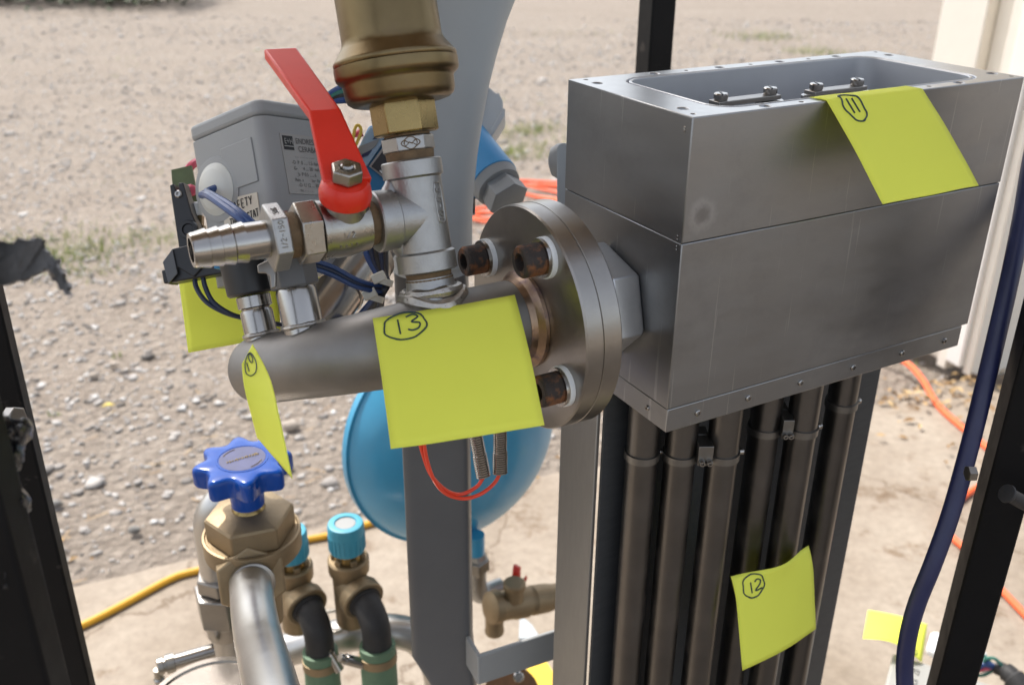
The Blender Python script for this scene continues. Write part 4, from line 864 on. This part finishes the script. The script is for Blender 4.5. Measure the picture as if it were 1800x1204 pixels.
for (i, j) in ((1, 2), (3, 4)):
    a, c = hp(TUB[i][0], TUB[i][1], 0), hp(TUB[j][0], TUB[j][1], 0); m_ = (a + c) / 2; d_ = (c - a).normalized(); n_ = Z.cross(d_)
    if n_.dot(e2) > 0: n_ = -n_
    tcz = thing('tube_clamp', m_ - Z * .245, 'split aluminium clamp block joining the %s tubes' % ('second and third' if i == 1 else 'fourth and fifth'), 'clamp', 'clamp blocks between tubes')
    wd = (c - a).length / 2 - .0094
    MB().box(m_ - Z * .2345 + n_ * .005, d_, n_, Z, wd, .0078, .0075).build('block', 'band_steel', tcz, bevel=.0004)
    MB().box(m_ - Z * .2345 - n_ * .0090, d_, n_, Z, wd, .0058, .0075).build('rear_block', 'band_steel', tcz, bevel=.0004)
    for sg in (-1, 1): screw(m_ - Z * .2385 + n_ * .0125 + d_ * sg * wd * .5, n_, .0024, .004, tcz)
# flat bar between column and channel
fbz = thing('flat_bar', at(900, 1180, .82), 'grey flat bar bridging the column and the sheet channel', 'bracket')
fa, fz = at(843, 1176, .840), at(985, 1128, .870); d_ = (fz - fa); d_.z = 0; L_ = d_.length; d_.normalize(); n_ = Z.cross(d_)
zc = (fa.z + fz.z) / 2
MB().box(V((fa.x, fa.y, zc)) + d_ * L_ / 2, d_, n_, Z, L_ / 2, .002, .0165).build('bar', 'housing_grey', fbz, bevel=.0015, seg=3)
MB().box(V((fa.x, fa.y, zc)) + n_ * .012 - d_ * .0005, d_, n_, Z, .002, .0140, .0165).build('return_end', 'housing_grey', fbz, bevel=.0015, seg=3)

# ---- spring heater leads under the large note
hl = thing('heater_leads', at(850, 800, .60), 'two red heater leads with coiled spring sleeves under the large note', 'leads')
for k, (ax_, ay_, bx_, by_) in enumerate(((834, 752, 850, 838), (879, 748, 879, 832))):
    pa, pb = at(ax_, ay_, .60), at(bx_, by_, .605); d_ = (pb - pa); L_ = d_.length; x_, y_, dn = frame(d_)
    MB().tube([pa + dn * (L_ * q / 220) + (x_ * math.cos(q * .62) + y_ * math.sin(q * .62)) * (.0036 if q < 120 else .0040) for q in range(221)], .00085, 6).build('spring', 'polished_steel' if k < 9 else 'brass', hl)
    MB().tube([pa, pb], .003, 10).build('sleeve', 'brass_bright', hl)
wire('red_lead', [at(850, 838, .605), at(838, 855, .605), at(812, 868, .60), at(785, 862, .59), at(758, 835, .58), at(744, 800, .575), at(736, 770, .57), at(730, 740, .57)], .0012, 'wire_red', hl)
wire('red_lead', [at(879, 832, .605), at(868, 850, .605), at(845, 868, .60), at(815, 876, .60), at(785, 868, .59), at(764, 845, .58), at(751, 810, .575), at(744, 770, .57), at(740, 740, .57)], .0012, 'wire_red', hl)

# ---- sticky notes
def lerp2(c00, c10, c01, c11):
    def f(u, v): return (c00 * (1 - u) + c10 * u) * (1 - v) + (c01 * (1 - u) + c11 * u) * v
    return f
def sticky(fn, label, word, strokes, side=1, lift=.0004, nu=16, nv=16):
    p0 = fn(.5, .0); t_ = thing('sticky_note', p0, label, 'sticky note')
    def wavy(u, v): return fn(u, v) + Z * (.0005 * NZ.noise(V((u * 3 + p0.x * 40, v * 3, 1))))
    MB().grid(wavy, nu, nv).build('sheet', 'sticky_paper', t_, solid=.00022, angle=80)
    if strokes: ink('handwritten_number', wavy, strokes, .00026 if word == '10' else .00048, 'ink_green', t_, lift, side)
    return t_
base = lerp2(at(655, 560, .512), at(905, 518, .540), at(687, 790, .472), at(957, 747, .498))
nn13 = (base(1, 0) - base(0, 0)).cross(base(0, 1) - base(0, 0)).normalized()
if nn13.dot(CAM - base(.5, .5)) < 0: nn13 = -nn13
f13 = lambda u, v: base(u, v) + nn13 * (.0022 * math.sin(v * 3.1) - .0008 * math.sin(u * 3.1))
def num(word, x0, y0, wd, ht, gap, sl=0): return handwriting(word, x0, y0, wd, ht, gap, sl)
sticky(f13, 'large-looking bright yellow-green note numbered 13 hanging on the pipe', '13', num('1', .135, .165, .06, .12, 0) + num('3', .215, .150, .105, .13, 0) + [ring_stroke(.205, .105, .145, .112)])
# number 10, seen nearly edge on at the end of the elbow
rows = [((425, 640, .500), (444, 605, .524)), ((429, 679, .487), (474, 663, .492)), ((441, 727, .486), (490, 727, .470)), ((452, 769, .490), (514, 841, .452))]
def f10(u, v):
    k = min(2.999, v * 3); i = int(k); t_ = k - i; t_ = t_ if True else t_
    a, c = rows[i], rows[i + 1]; l = at(*a[0]) * (1 - t_) + at(*c[0]) * t_; r_ = at(*a[1]) * (1 - t_) + at(*c[1]) * t_
    if i in (0, 1, 2):                                   # soften the kinks
        P0 = rows[max(0, i - 1)]; P3 = rows[min(3, i + 2)]
        def cm(s): 
            p0, p1, p2, p3 = at(*P0[s]), at(*a[s]), at(*c[s]), at(*P3[s]); return .5 * ((2 * p1) + (p2 - p0) * t_ + (2 * p0 - 5 * p1 + 4 * p2 - p3) * t_ * t_ + (3 * p1 - p0 - 3 * p2 + p3) * t_ ** 3)
        l, r_ = cm(0), cm(1)
    return l * (1 - u) + r_ * u
sticky(f10, 'narrow-looking yellow note numbered 10 hanging edge-on from the pipe end', '10', num('1', .22, .20, .2, .10, 0) + num('0', .45, .15, .25, .11, 0) + [ring_stroke(.45, .14, .30, .12)], nv=24)
# number 11 on the housing rim
NU, NW, SW = .0939, .078, R(47.2)
def f11(u, v):
    s = v * .078; c0_ = hp(NU + NW * u, .010, .0006)
    if s < .0095: return c0_ - e2 * s - e1 * .0025 * (1 - s / .0095)
    a = SW; s2 = s - .0095; q = hp(NU + NW * u, .0005, .0006)
    bend = min(1, s2 / .006)
    return q - (e2 * math.sin(a) + Z * math.cos(a)) * s2 + (e2 * .0 - Z * .0) * bend - e2 * .0006 + (Z * .0006 - e2 * .0005) * math.sin(min(1, s2 / .068) * math.pi)
sticky(f11, 'yellow note numbered 11 folded over the housing rim', '11', num('1', .170, .265, .03, .13, 0) + num('1', .225, .262, .03, .125, 0) + [ring_stroke(.215, .205, .095, .135, a0=1.2)], nv=40)
# number 12 on the tubes
b12 = lerp2(at(1291, 1016, .690), at(1428, 961, .722), at(1305, 1178, .704), at(1434, 1105, .738))
n12 = (b12(1, 0) - b12(0, 0)).cross(b12(0, 1) - b12(0, 0)).normalized()
if n12.dot(CAM - b12(.5, .5)) < 0: n12 = -n12
f12 = lambda u, v: b12(u, v) + n12 * (-.004 * max(0, 1 - v * 3.2) ** 2 * math.cos(u * 6.28) + .003 * math.sin(u * 3.14))
sticky(f12, 'shaded yellow note numbered 12 stuck on the steel tubes', '12', num('1', .155, .215, .05, .11, 0) + num('2', .215, .205, .085, .12, 0) + [ring_stroke(.205, .145, .115, .125)])
bA = lerp2(at(311, 470, .665), at(486, 452, .680), at(331, 620, .640), at(494, 590, .655))
sticky(bA, 'yellow note hanging behind the black cable plug', '', None)
gA = lerp2(ground_at(1526, 1072, .178), ground_at(1630, 1097, .172), ground_at(1517, 1122, .180), ground_at(1620, 1164, .158))
fG = lambda u, v: gA(u, v) + Z * (.010 * math.sin(u * 3.14) * (.3 + v) )
sticky(fG, 'sunlit pale yellow note lying on the grey case at lower right', '', [ring_stroke(.84, .88, .055, .07)], side=1)

# ---- bronze stop valve with blue star handwheel
HW = at(430, 838, .80)
sg_ = thing('stop_valve', HW - Z * .12, 'bronze stop valve with glossy blue star-shaped handwheel', 'stop valve')
NL = 8
def star(sc, z, n=128):
    out = []
    for k in range(n):
        a = 2 * math.pi * k / n; c = .5 + .5 * math.cos(NL * (a - R(-70)))
        out.append(HW + V((math.cos(a), math.sin(a), 0)) * (.0310 + .0092 * c ** 1.3) * sc + Z * z)
    return out
bbw = loft([star(.70, .005), star(.90, .0005), star(.97, -.0005), star(1.0, .002), star(1.0, .0120), star(.985, .0150), star(.95, .0166), star(.88, .0174), star(.66, .0178)])
whl = bbw.build('handwheel', 'knob_blue', sg_, angle=50)
MB().lathe(HW, Z, [(.0176, .0212), (.0182, .0210), (.0182, .0196), (.0176, .0192), (.0176, 0)], 48).build('badge_rim', 'knob_blue', whl)
bd_ = MB().lathe(HW, Z, [(.0177, .0188), (.0180, .0186), (.0180, 0)], 48).build('badge', 'knob_badge', whl)
b = MB(); rdm = random.Random(3)
for k in range(13):
    q = HW + Z * .0182 + V((.83, .55, 0)) * (-.0125 + .0021 * k); h_ = V((-.55, .83, 0)) * .0016 * rdm.uniform(.6, 1.1); b.tube([q - h_, q + h_ + V((.0006 * rdm.uniform(-1, 1), 0, 0))], .0005, 5); b.tube([q + h_ * rdm.uniform(-1, 1), q + V((.83, .55, 0)) * .0012], .0004, 5)
b.build('worn_lettering', 'brass_bright', bd_)
b = MB()
for a0 in (2.2, 5.4):
    b.tube([HW + Z * .0181 + V((math.cos(a0 + .1 * k), math.sin(a0 + .1 * k), 0)) * .0162 for k in range(9)], .0004, 6)
b.build('badge_arc', 'brass_bright', bd_)
MB().lathe(HW, Z, [(-.0275, .0122), (-.0260, .0138), (-.004, .0145), (0, .0145)], 36).build('hub', 'knob_blue', whl)
MB().lathe(HW, Z, [(-.033, .0145), (-.0295, .0138), (-.0265, .0110)], 30).build('gland', 'brass_bright', sg_)
MB().lathe(HW, Z, [(-.0560, .0350), (-.0550, .0372), (-.0360, .0372), (-.0342, .0355), (-.0300, .0170), (-.0295, .0)], 6, ref=V((.35, -.94, 0)), ph=R(30)).build('bonnet_hexagon', 'bronze_cast', sg_, bevel=.0012)
MB().lathe(HW, Z, [(-.150, .0180), (-.100, .0200), (-.0800, .0230), (-.0770, .0300), (-.0730, .0395), (-.0710, .0408), (-.0555, .0412), (-.0540, .0408), (-.0535, .0390), (-.0550, .0380), (-.0555, .02)], 64).build('body', 'bronze_cast', sg_)
pth = spline([at(430, 975, .850), at(440, 1022, .795), at(446, 1075, .742), at(456, 1130, .69), at(472, 1190, .62), at(490, 1270, .555), at(515, 1400, .49)], 10)
d0 = (pth[10] - pth[4]).normalized(); o0 = at(441, 1012, .806)
MB().lathe(o0 - d0 * .016, d0, [(0, .028), (.002, .0305), (.026, .0305), (.0275, .0290), (.0275, .019)], 6, ref=Z).build('outlet_hexagon', 'bronze_cast', sg_, bevel=.001)
MB().lathe(o0, d0, [(.010, .0183), (.019, .0183), (.0195, .0172)], 36).build('outlet_thread', 'machined_steel', sg_)
wp = thing('bent_pipe', pth[-1], 'shiny steel pipe curving down from the bronze valve toward the viewer', 'pipe')
MB().tube(pth[8:], .0170, 40).build('pipe', 'satin_steel', wp)
text('casting_mark', '72III', .0065, HW - Z * .0338 + V((-.010, -.0235, 0)), V((1, .12, 0)), V((0, .95, .30)), 'bronze_cast', sg_, .0006)

# ---- upright pipe with union, left of the valve
vp = thing('riser_pipe', at(375, 1150, 1.0), 'upright steel pipe with a union nut left of the bronze valve', 'pipe')
YV = at(376, 960, .95).y; vx = at(376, 960, .95).x
def zpx(py, px=376): return at_y(px, py, YV).z
ztop = zpx(928)
pp = [V((vx, YV, .05)), V((vx, YV, zpx(1100))), V((vx, YV, ztop))]
for k in range(1, 10): a = R(10 * k); pp.append(V((vx, YV, ztop)) + Z * .036 * math.sin(a) + V((.97, .22, 0)) * .036 * (1 - math.cos(a)))
pp.append(pp[-1] + V((.97, .22, 0)) * .022)
MB().tube(pp, .0168, 36).build('pipe', 'satin_steel', vp)
cV = V((vx, YV, 0))
MB().lathe(cV, Z, [(zpx(1030), .021), (zpx(1028), .0225), (zpx(1008), .0225), (zpx(1006), .0205)], 6, ref=V((.2, -1, 0))).build('union_top', 'machined_steel', vp, bevel=.001)
MB().lathe(cV, Z, [(zpx(1085), .024), (zpx(1082), .0265), (zpx(1034), .0272), (zpx(1031), .0215)], 6, ref=V((.5, -1, 0))).build('union_nut', 'machined_steel', vp, bevel=.001)
MB().lathe(cV, Z, [(zpx(1112), .0172), (zpx(1108), .0195), (zpx(1085), .0205)], 36).build('union_tail', 'machined_steel', vp)
fd = thing('round_flange', at(372, 1232, .86), 'round steel flange disc at the bottom edge left of the bent pipe', 'flange')
MB().lathe(at(372, 1238, .86), Z, [(-.012, .060), (-.001, .0605), (0, .0595), (0, .0545), (-.002, .0535), (-.002, .02)], 72).build('disc', 'disc_steel', fd)
MB().lathe(at(372, 1238, .86) - Z * .010, Z, [(0, .0175), (.012, .0175)], 32).build('boss', 'pipe_steel', fd)
dv = thing('drain_fitting', at(290, 1190, .95), 'small chromed drain fitting left of the round flange', 'fitting')
ga, gb_ = at(276, 1172, .95), at(352, 1150, .965)
MB().lathe(ga, gb_ - ga, [(0, .006), (.001, .0085), (.006, .0088), (.0065, .0070), (.008, .0072), (.0085, .0098), (.0165, .0098), (.017, .008)], 20).build('nut', 'nickel', dv)
MB().lathe(ga, gb_ - ga, [(.017, .0075), (.055, .0075)], 24).build('tail', 'polished_steel', dv)
MB().lathe(ga - Z * .003, -Z, [(0, .004), (.010, .004), (.012, .0055), (.016, .005)], 16).build('spout', 'nickel', dv)

# ---- two safety valves with blue caps
def relief(px, d, lab, oy=0):
    T = at(px, 918 + oy, d); g_t = thing('safety_valve', T - Z * .11, lab, 'safety valve', 'safety valves with blue caps')
    cp = MB().lathe(T, Z, [(-.034, .0150), (-.033, .0182), (-.004, .0190), (-.0005, .0178), (0, .0160), (0, .0115), (-.0015, .0112), (-.0015, 0)], 48).build('cap', 'cap_blue', g_t)
    MB().lathe(T, Z, [(-.0015, .0108), (-.0008, .0100), (-.0008, 0)], 32).build('cap_badge', 'housing_grey', cp)
    for k in range(24):
        a = 2 * math.pi * k / 24; r_ = V((math.cos(a), math.sin(a), 0)); MB().box(T + r_ * .0186 - Z * .022, r_, Z.cross(r_), Z, .0008, .0008, .009).build('rib', 'cap_blue', cp)
    MB().lathe(T, Z, [(-.044, .0150), (-.034, .0140)], 36).build('neck', 'brass_bright', g_t)
    for k in range(6): a = 1.05 * k; r_ = V((math.cos(a), math.sin(a), 0)); MB().box(T + r_ * .0150 - Z * .0425, r_, Z.cross(r_), Z, .003, .0035, .004).build('lug', 'bronze_cast', g_t, bevel=.0008)
    MB().lathe(T, Z, [(-.128, .0178), (-.066, .0182), (-.060, .0215), (-.046, .0218), (-.0445, .0200), (-.0445, .01)], 44).build('body', 'bronze_cast', g_t)
    od = V((.58, -.80, -.14)).normalized(); oc = T - Z * .077
    MB().lathe(oc, od, [(0, .0185), (.016, .0190), (.019, .0228), (.0310, .0232), (.0325, .0218), (.0325, .0180), (.02, .0170)], 44).build('outlet', 'bronze_cast', g_t)
    MB().lathe(oc, od, [(.024, .0176), (.0345, .0178), (.036, .0150)], 36).build('gasket', 'black_rubber', g_t)
    e_ = [oc + od * .028, oc + od * .036]
    dn = V((.02, -.10, -1)).normalized(); c_ = e_[-1]
    for k in range(1, 9): a = R(11.25 * k); e_.append(c_ + od * .020 * math.sin(a) + dn * .020 * (1 - math.cos(a)))
    last = e_[-1]; e_.append(last + dn * .022)
    MB().tube(e_, .0152, 28).build('elbow', 'black_rubber', g_t)
    ho = thing('drain_hose', last + dn * .12, 'green rubber hose clamped under the %s safety valve' % ('fully visible' if px > 560 else 'half-hidden'), 'hose', 'green drain hoses')
    hp0 = last + dn * .014; MB().lathe(hp0, dn, [(0, .0170), (.0005, .0188), (.16, .0190), (.2, .019)], 36).build('hose', 'hose_green', ho)
    cl = MB().lathe(hp0, dn, [(.010, .0190), (.0102, .0197), (.0195, .0197), (.0197, .0190)], 40).build('clamp_band', 'bronze_cast', ho)
    sd_ = V((-.85, -.5, 0)).normalized() if px > 560 else V((.9, -.4, 0)).normalized()
    ca_ = hp0 + dn * .014 + sd_ * .0205 - V((-sd_.y, sd_.x, 0)) * 0
    ax_ = (V((-.75, -.35, .62)) if px > 560 else V((-.45, .2, .85))).normalized()
    MB().lathe(ca_ - ax_ * .004, ax_, [(0, .0058), (.022, .0058), (.0225, .004), (.024, .0046), (.029, .0046), (.0292, .0)], 14).build('clamp_screw', 'polished_steel', cl)
relief(607, 1.0, 'fully visible bronze safety valve with a light blue ribbed cap')
relief(507, 1.02, 'bronze safety valve with blue cap half hidden by the stop valve', 14)
mp_ = thing('manifold_pipe', at(640, 1120, 1.08), 'grey steel manifold pipe curving under the safety valves', 'pipe')
MB().tube(spline([at(470, 1150, 1.12), at(530, 1135, 1.11), at(580, 1120, 1.10), at(640, 1112, 1.09), at(690, 1108, 1.09), at(735, 1122, 1.10), at(765, 1160, 1.12), at(780, 1230, 1.15)], 8), .0190, 36).build('pipe', 'satin_steel', mp_)
bead(at(583, 1092, 1.08), V((0, 0, 1)), .018, .0022, 'weld', mp_)

# ---- blue expansion tank
TK = at(797, 760, 1.22); tn = V((.56, -.82, .06)).normalized()
tk = thing('expansion_tank', TK - Z * .15, 'round sky blue expansion tank behind the grey column', 'tank')
RT = .1480
prof = [(-.082, 0), (-.080, .035), (-.070, .075), (-.052, .110), (-.030, .133), (-.006, RT - .002), (-.0055, RT + .0020), (.0055, RT + .0020), (.006, RT - .002), (.030, .135), (.052, .114), (.070, .082), (.080, .045), (.083, 0)]
MB().lathe(TK, tn, prof, 96).build('shell', 'tank_blue', tk, angle=28)
nb2 = at(836, 962, 1.22)
MB().lathe(nb2 + Z * .02, -Z, [(0, .0115), (.028, .0115)], 28).build('spigot', 'tank_blue', tk)
tf = thing('tank_fitting', nb2 - Z * .07, 'grey union fitting below the blue tank', 'fitting')
MB().lathe(nb2 - Z * .008, -Z, [(0, .0120), (.008, .0150), (.0085, .0180), (.024, .0185), (.025, .0150), (.034, .0130)], 6, ref=V((.3, -1, 0))).build('union', 'machined_steel', tf, bevel=.001)
MB().tube(spline([nb2 - Z * .030, nb2 - Z * .052, nb2 - Z * .070 + e1 * .003, nb2 - Z * .078 + e1 * .014, nb2 - Z * .078 + e1 * .038], 6), .0135, 28).build('bend', 'cast_steel', tf)
ba = at(862, 1068, 1.20)
bvv = thing('brass_valve', ba - Z * .03, 'weathered brass valve with small red handle below the blue tank', 'valve')
bdir = (at(985, 1046, 1.26) - ba).normalized()
MB().lathe(ba, bdir, [(-.004, .012), (0, .0200), (.010, .0215), (.012, .0190), (.030, .0185), (.036, .0200), (.052, .0200), (.054, .0170), (.060, .0175), (.062, .0190), (.085, .0185), (.095, .0165), (.13, .0165)], 30).build('body', 'bronze_cast', bvv)
MB().lathe(ba + bdir * .006, -Z, [(.010, .0120), (.034, .0115), (.036, .0125), (.040, .0118), (.041, 0)], 28).build('drain_boss', 'bronze_cast', bvv)
sp_ = at(904, 1046, 1.205)
MB().lathe(sp_, Z, [(-.006, .0125), (.012, .0115), (.0130, .0140), (.0190, .0142), (.0210, .0120), (.0212, 0)], 28).build('stem_cap', 'bronze_cast', bvv)
MB().prism([at(899, 1018, 1.215), at(902, 992, 1.215), at(912, 998, 1.215), at(911, 1022, 1.215)], cf * .006 + cr * .003).build('handle', 'red_enamel', bvv, bevel=.0006)
MB().prism([at(915, 1026, 1.225), at(923, 1012, 1.225), at(925, 1018, 1.225), at(920, 1028, 1.225)], cf * .006 + cr * .002).build('handle_tip', 'red_enamel', bvv, bevel=.0005)
dk = thing('brown_disc', at(905, 1215, 1.15), 'brown round plate with a bright bolt under the flat bar', 'plate')
MB().lathe(at(898, 1222, 1.15), V((.15, -.75, .65)), [(0, .033), (.006, .034), (.007, .032), (.007, 0)], 48).build('plate', 'wood_brown', dk)
screw(at(911, 1189, 1.13), V((.1, -.75, .65)), .0065, .006, dk)
MB().prism([ground_at(925, 1178, .05), ground_at(955, 1162, .05), ground_at(985, 1210, .05), ground_at(950, 1250, .05)], Z * .01).build('yellow_pad', 'yellow_signal', None)
tag(bpy.data.objects['yellow_pad'], 'yellow pad on the floor beside the brown round plate', 'pad')
gs = MB().prism([ground_at(914, 1088, .004), ground_at(935, 1106, .004), ground_at(950, 1130, .004), ground_at(912, 1130, .004)], Z * .010).build('shadow_wedge', 'grey_paint'); tag(gs, 'small grey wedge standing in for a shadow on the concrete below the brass valve', 'painted_shadow')  # grey wedge laid in as a cast shadow on the slab

# ---- black frame posts
def post_box(name, c, wx, wy, yaw, z0, z1, label, m='black_paint'):
    t_ = thing(name, V((c.x, c.y, z0)), label, 'frame post', 'black frame posts'); ax = V((math.cos(yaw), math.sin(yaw), 0)); ay = V((-math.sin(yaw), math.cos(yaw), 0))
    MB().box(V((c.x, c.y, (z0 + z1) / 2)), ax, ay, Z, wx / 2, wy / 2, (z1 - z0) / 2).build('tube', m, t_, bevel=.0018); return t_
lp = post_box('frame_post', at(142, 1204, .80), .0190, .0150, R(10), .0, 1.9, 'slim black steel post running down the left edge')
hxn = MB().lathe(at(24, 733, .64), -cf * .4 + cr * .9, [(-.004, .0070), (.004, .0074), (.0046, .0066)], 6).build('bolt', 'machined_steel', lp, bevel=.0004)
lq = post_box('frame_post', at(34, 1150, .385), .026, .018, R(4), .0, 1.4, 'thick black steel post nearest the camera in the lower left corner')
c_ = at(1714, 1100, .70)
rp = post_box('frame_post', c_ + V((.002, .014, 0)), .0270, .0270, R(-14), .0, 1.9, 'thick black steel post leaning through the right edge')
MB().lathe(at(1708, 832, .625), -cr, [(-.002, .0050), (.003, .0052), (.0035, .004)], 6).build('bolt', 'machined_steel', rp)
pk = MB().lathe(at(1768, 866, .62), at(1815, 892, .63) - at(1768, 866, .62), [(0, .0040), (.0004, .0060), (.0018, .0062), (.0034, .0052), (.0045, .0047), (.06, .0047)], 28).build('peg', 'black_rubber', rp)
post_box('frame_post', at(1152, 60, .95), .0265, .0265, R(24), .0, 1.9, 'black steel post standing behind the aluminium housing')
# torn metal and crumpled tape at left
b = MB()
o_l = [(-40, 428), (10, 426), (52, 418), (72, 420), (78, 440), (84, 452), (100, 458), (106, 478), (118, 500), (121, 520), (108, 512), (92, 492), (84, 474), (70, 478), (40, 492), (10, 498), (-40, 500)]
def crumple(px, py, d, k): return at(px, py, d + .010 * NZ.noise(V((px * .035, py * .035, k))))
o_j = []
for k_ in range(len(o_l)):
    (x0_, y0_), (x1_, y1_) = o_l[k_], o_l[(k_ + 1) % len(o_l)]
    for j_ in range(4): f_ = j_ / 4; o_j.append((x0_ + (x1_ - x0_) * f_ + random.uniform(-3, 3), y0_ + (y1_ - y0_) * f_ + random.uniform(-4, 4)))
b.prism([crumple(x, y, .34, 1) for x, y in o_j], cf * .0012 + cr * .0008)
tag(b.build('torn_bracket', 'torn_sheet', angle=20), 'torn dark metal strip with a jagged end poking in at left', 'metal strip')
def fcr(u, v):
    py = 735 + 300 * v; w_ = 46 - 9 * abs(math.sin(v * 5)) + 8 * math.sin(v * 15) + 5 * math.sin(v * 31) - 34 * max(0, v - .45); px = -40 + (w_ + 40) * math.sin(u * 1.9) / math.sin(1.57)
    n_ = NZ.noise(V((u * 7, v * 16, 2))) + .6 * NZ.noise(V((u * 15, v * 34, 5)))
    return at(px + 9 * n_, py + 6 * n_, .375 - .014 * math.sin(u * 3.1) + .006 * n_)
tag(MB().grid(fcr, 26, 70).build('crumpled_tape', 'tape_grey', angle=25, solid=.0006), 'crumpled dark plastic tape wrapped round the post at left', 'tape')

# ---- hoses and cords
tag(wire('blue_hose', [at(1835, 180, .66), at(1812, 290, .655), at(1797, 380, .65), at(1777, 480, .645), at(1752, 590, .645), at(1728, 690, .645), at(1703, 790, .65), at(1672, 900, .655), at(1640, 990, .66), at(1612, 1060, .67), at(1596, 1120, .68), at(1590, 1180, .69), at(1596, 1260, .70), at(1615, 1350, .72)], .0060, 'hose_blue', n=20), 'dark blue hose hanging in front of the right black post', 'hose')
tag(wire('yellow_hose', [ground_at(x, y, .006) for x, y in ((-60, 1165), (40, 1132), (88, 1120), (150, 1096), (220, 1060), (300, 1017), (345, 1003), (430, 985), (520, 953), (580, 940), (650, 920), (700, 908), (770, 888), (800, 872), (815, 850))], .0062, 'hose_yellow', n=12), 'yellow hose lying across the concrete slab', 'hose')
tag(wire('orange_cord', [ground_at(x, y, .007) for x, y in ((1500, 600), (1560, 622), (1596, 640), (1622, 668), (1640, 700), (1658, 722), (1690, 750), (1722, 776), (1790, 830), (1850, 860))], .0075, 'cord_orange', n=10), 'orange extension cord running from the door post across the slab', 'cord')
tag(wire('orange_cord', [ground_at(x, y, .007) for x, y in ((1790, 838), (1740, 846), (1700, 868), (1674, 892), (1662, 918), (1672, 942), (1700, 968), (1730, 1004), (1760, 1036), (1800, 1078), (1860, 1140))], .0062, 'cord_orange', n=10), 'orange cord lying behind the right black post near the bottom', 'cord')
cc = ground_at(885, 362, -.01); pc = []
for k in range(84):
    a = k * .40; r_ = .19 + .08 * math.sin(k * .31) + .03 * math.sin(k * .9); pc.append(cc + V((math.cos(a) * r_ * 1.5, math.sin(a) * r_, .012 + .03 * (k / 130) + .006 * math.sin(k * 1.7))))
tag(MB().tube(spline(pc, 4), .0060, 8).build('cord_coil', 'cord_orange'), 'loose coil of orange cord on the gravel behind the flange', 'cord')

# ---- grey case, plug and loose wires at lower right
kc = thing('grey_case', ground_at(1610, 1200, .05), 'grey instrument case under the sunlit note at lower right', 'case')
k0, k1 = ground_at(1569, 1150, .155), ground_at(1553, 1215, .155); kd = (k1 - k0).normalized(); ks = V((-kd.y, kd.x, 0))
if ks.x < 0: ks = -ks
MB().box(k0 + ks * .10 + kd * .07 - Z * .0755, kd, ks, Z, .075, .10, .0755).build('body', 'case_grey', kc, bevel=.004, seg=3)
for i in range(2):
    b = MB()
    for j in range(5):
        q = k0 + kd * (.016 + .020 * j) + ks * (.024 + .046 * i) + Z * .0006
        b.tube([q, q + ks * .012, q + ks * .012 + kd * .008, q + kd * .009 * ((j + i) % 2)], .0008, 5)
    b.build('worn_print', 'print_grey', kc)
cpg = thing('cable_connector', ground_at(1760, 1180, .05), 'black cable connector with yellow end and bare coloured wires', 'connector')
MB().tube(spline([at(1752, 1172, 1.36), at(1768, 1180, 1.35), at(1782, 1192, 1.34), at(1796, 1212, 1.33)], 6), [.010] * 6 + [.013] * 6 + [.016] * 7, 20).build('shell', 'black_rubber', cpg)
MB().tube(spline([at(1780, 1192, 1.345), at(1800, 1196, 1.345), at(1830, 1206, 1.35)], 5), .011, 18).build('yellow_end', 'yellow_signal', cpg)
for i, (m_, y0_) in enumerate((('wire_green', 1158), ('wire_white', 1165), ('wire_red', 1163), ('wire_white', 1174), ('wire_pink', 1178), ('wire_green', 1184), ('wire_blue', 1172))):
    wire('loose_wire', [at(1690, y0_ + 3 * (i % 2), 1.37), at(1712, y0_ + 2, 1.365), at(1730, y0_ - 6 + 4 * (i % 3), 1.36), at(1748, 1172 + 2 * (i % 3), 1.36), at(1760, 1178, 1.358)], .0022 if i != 6 else .005, m_, cpg)
wire('loose_wire', [at(1728, 1166, 1.36), at(1734, 1157, 1.355), at(1748, 1157, 1.35), at(1760, 1168, 1.35), at(1766, 1180, 1.35)], .0024, 'wire_green', cpg)
tag(MB().rock(ground_at(1722, 1152, .02), .012, .8, 5).build('white_plug', 'nylon_white', angle=60), 'small white plastic plug beside the loose wires', 'plug')
tag(MB().prism([ground_at(1626, 1150, .05), ground_at(1634, 1122, .05), ground_at(1650, 1122, .05), ground_at(1650, 1165, .05)], Z * .015).build('plastic_bottle', 'nylon_white', bevel=.004), 'white plastic piece between the sunlit note and the black post', 'plastic piece')
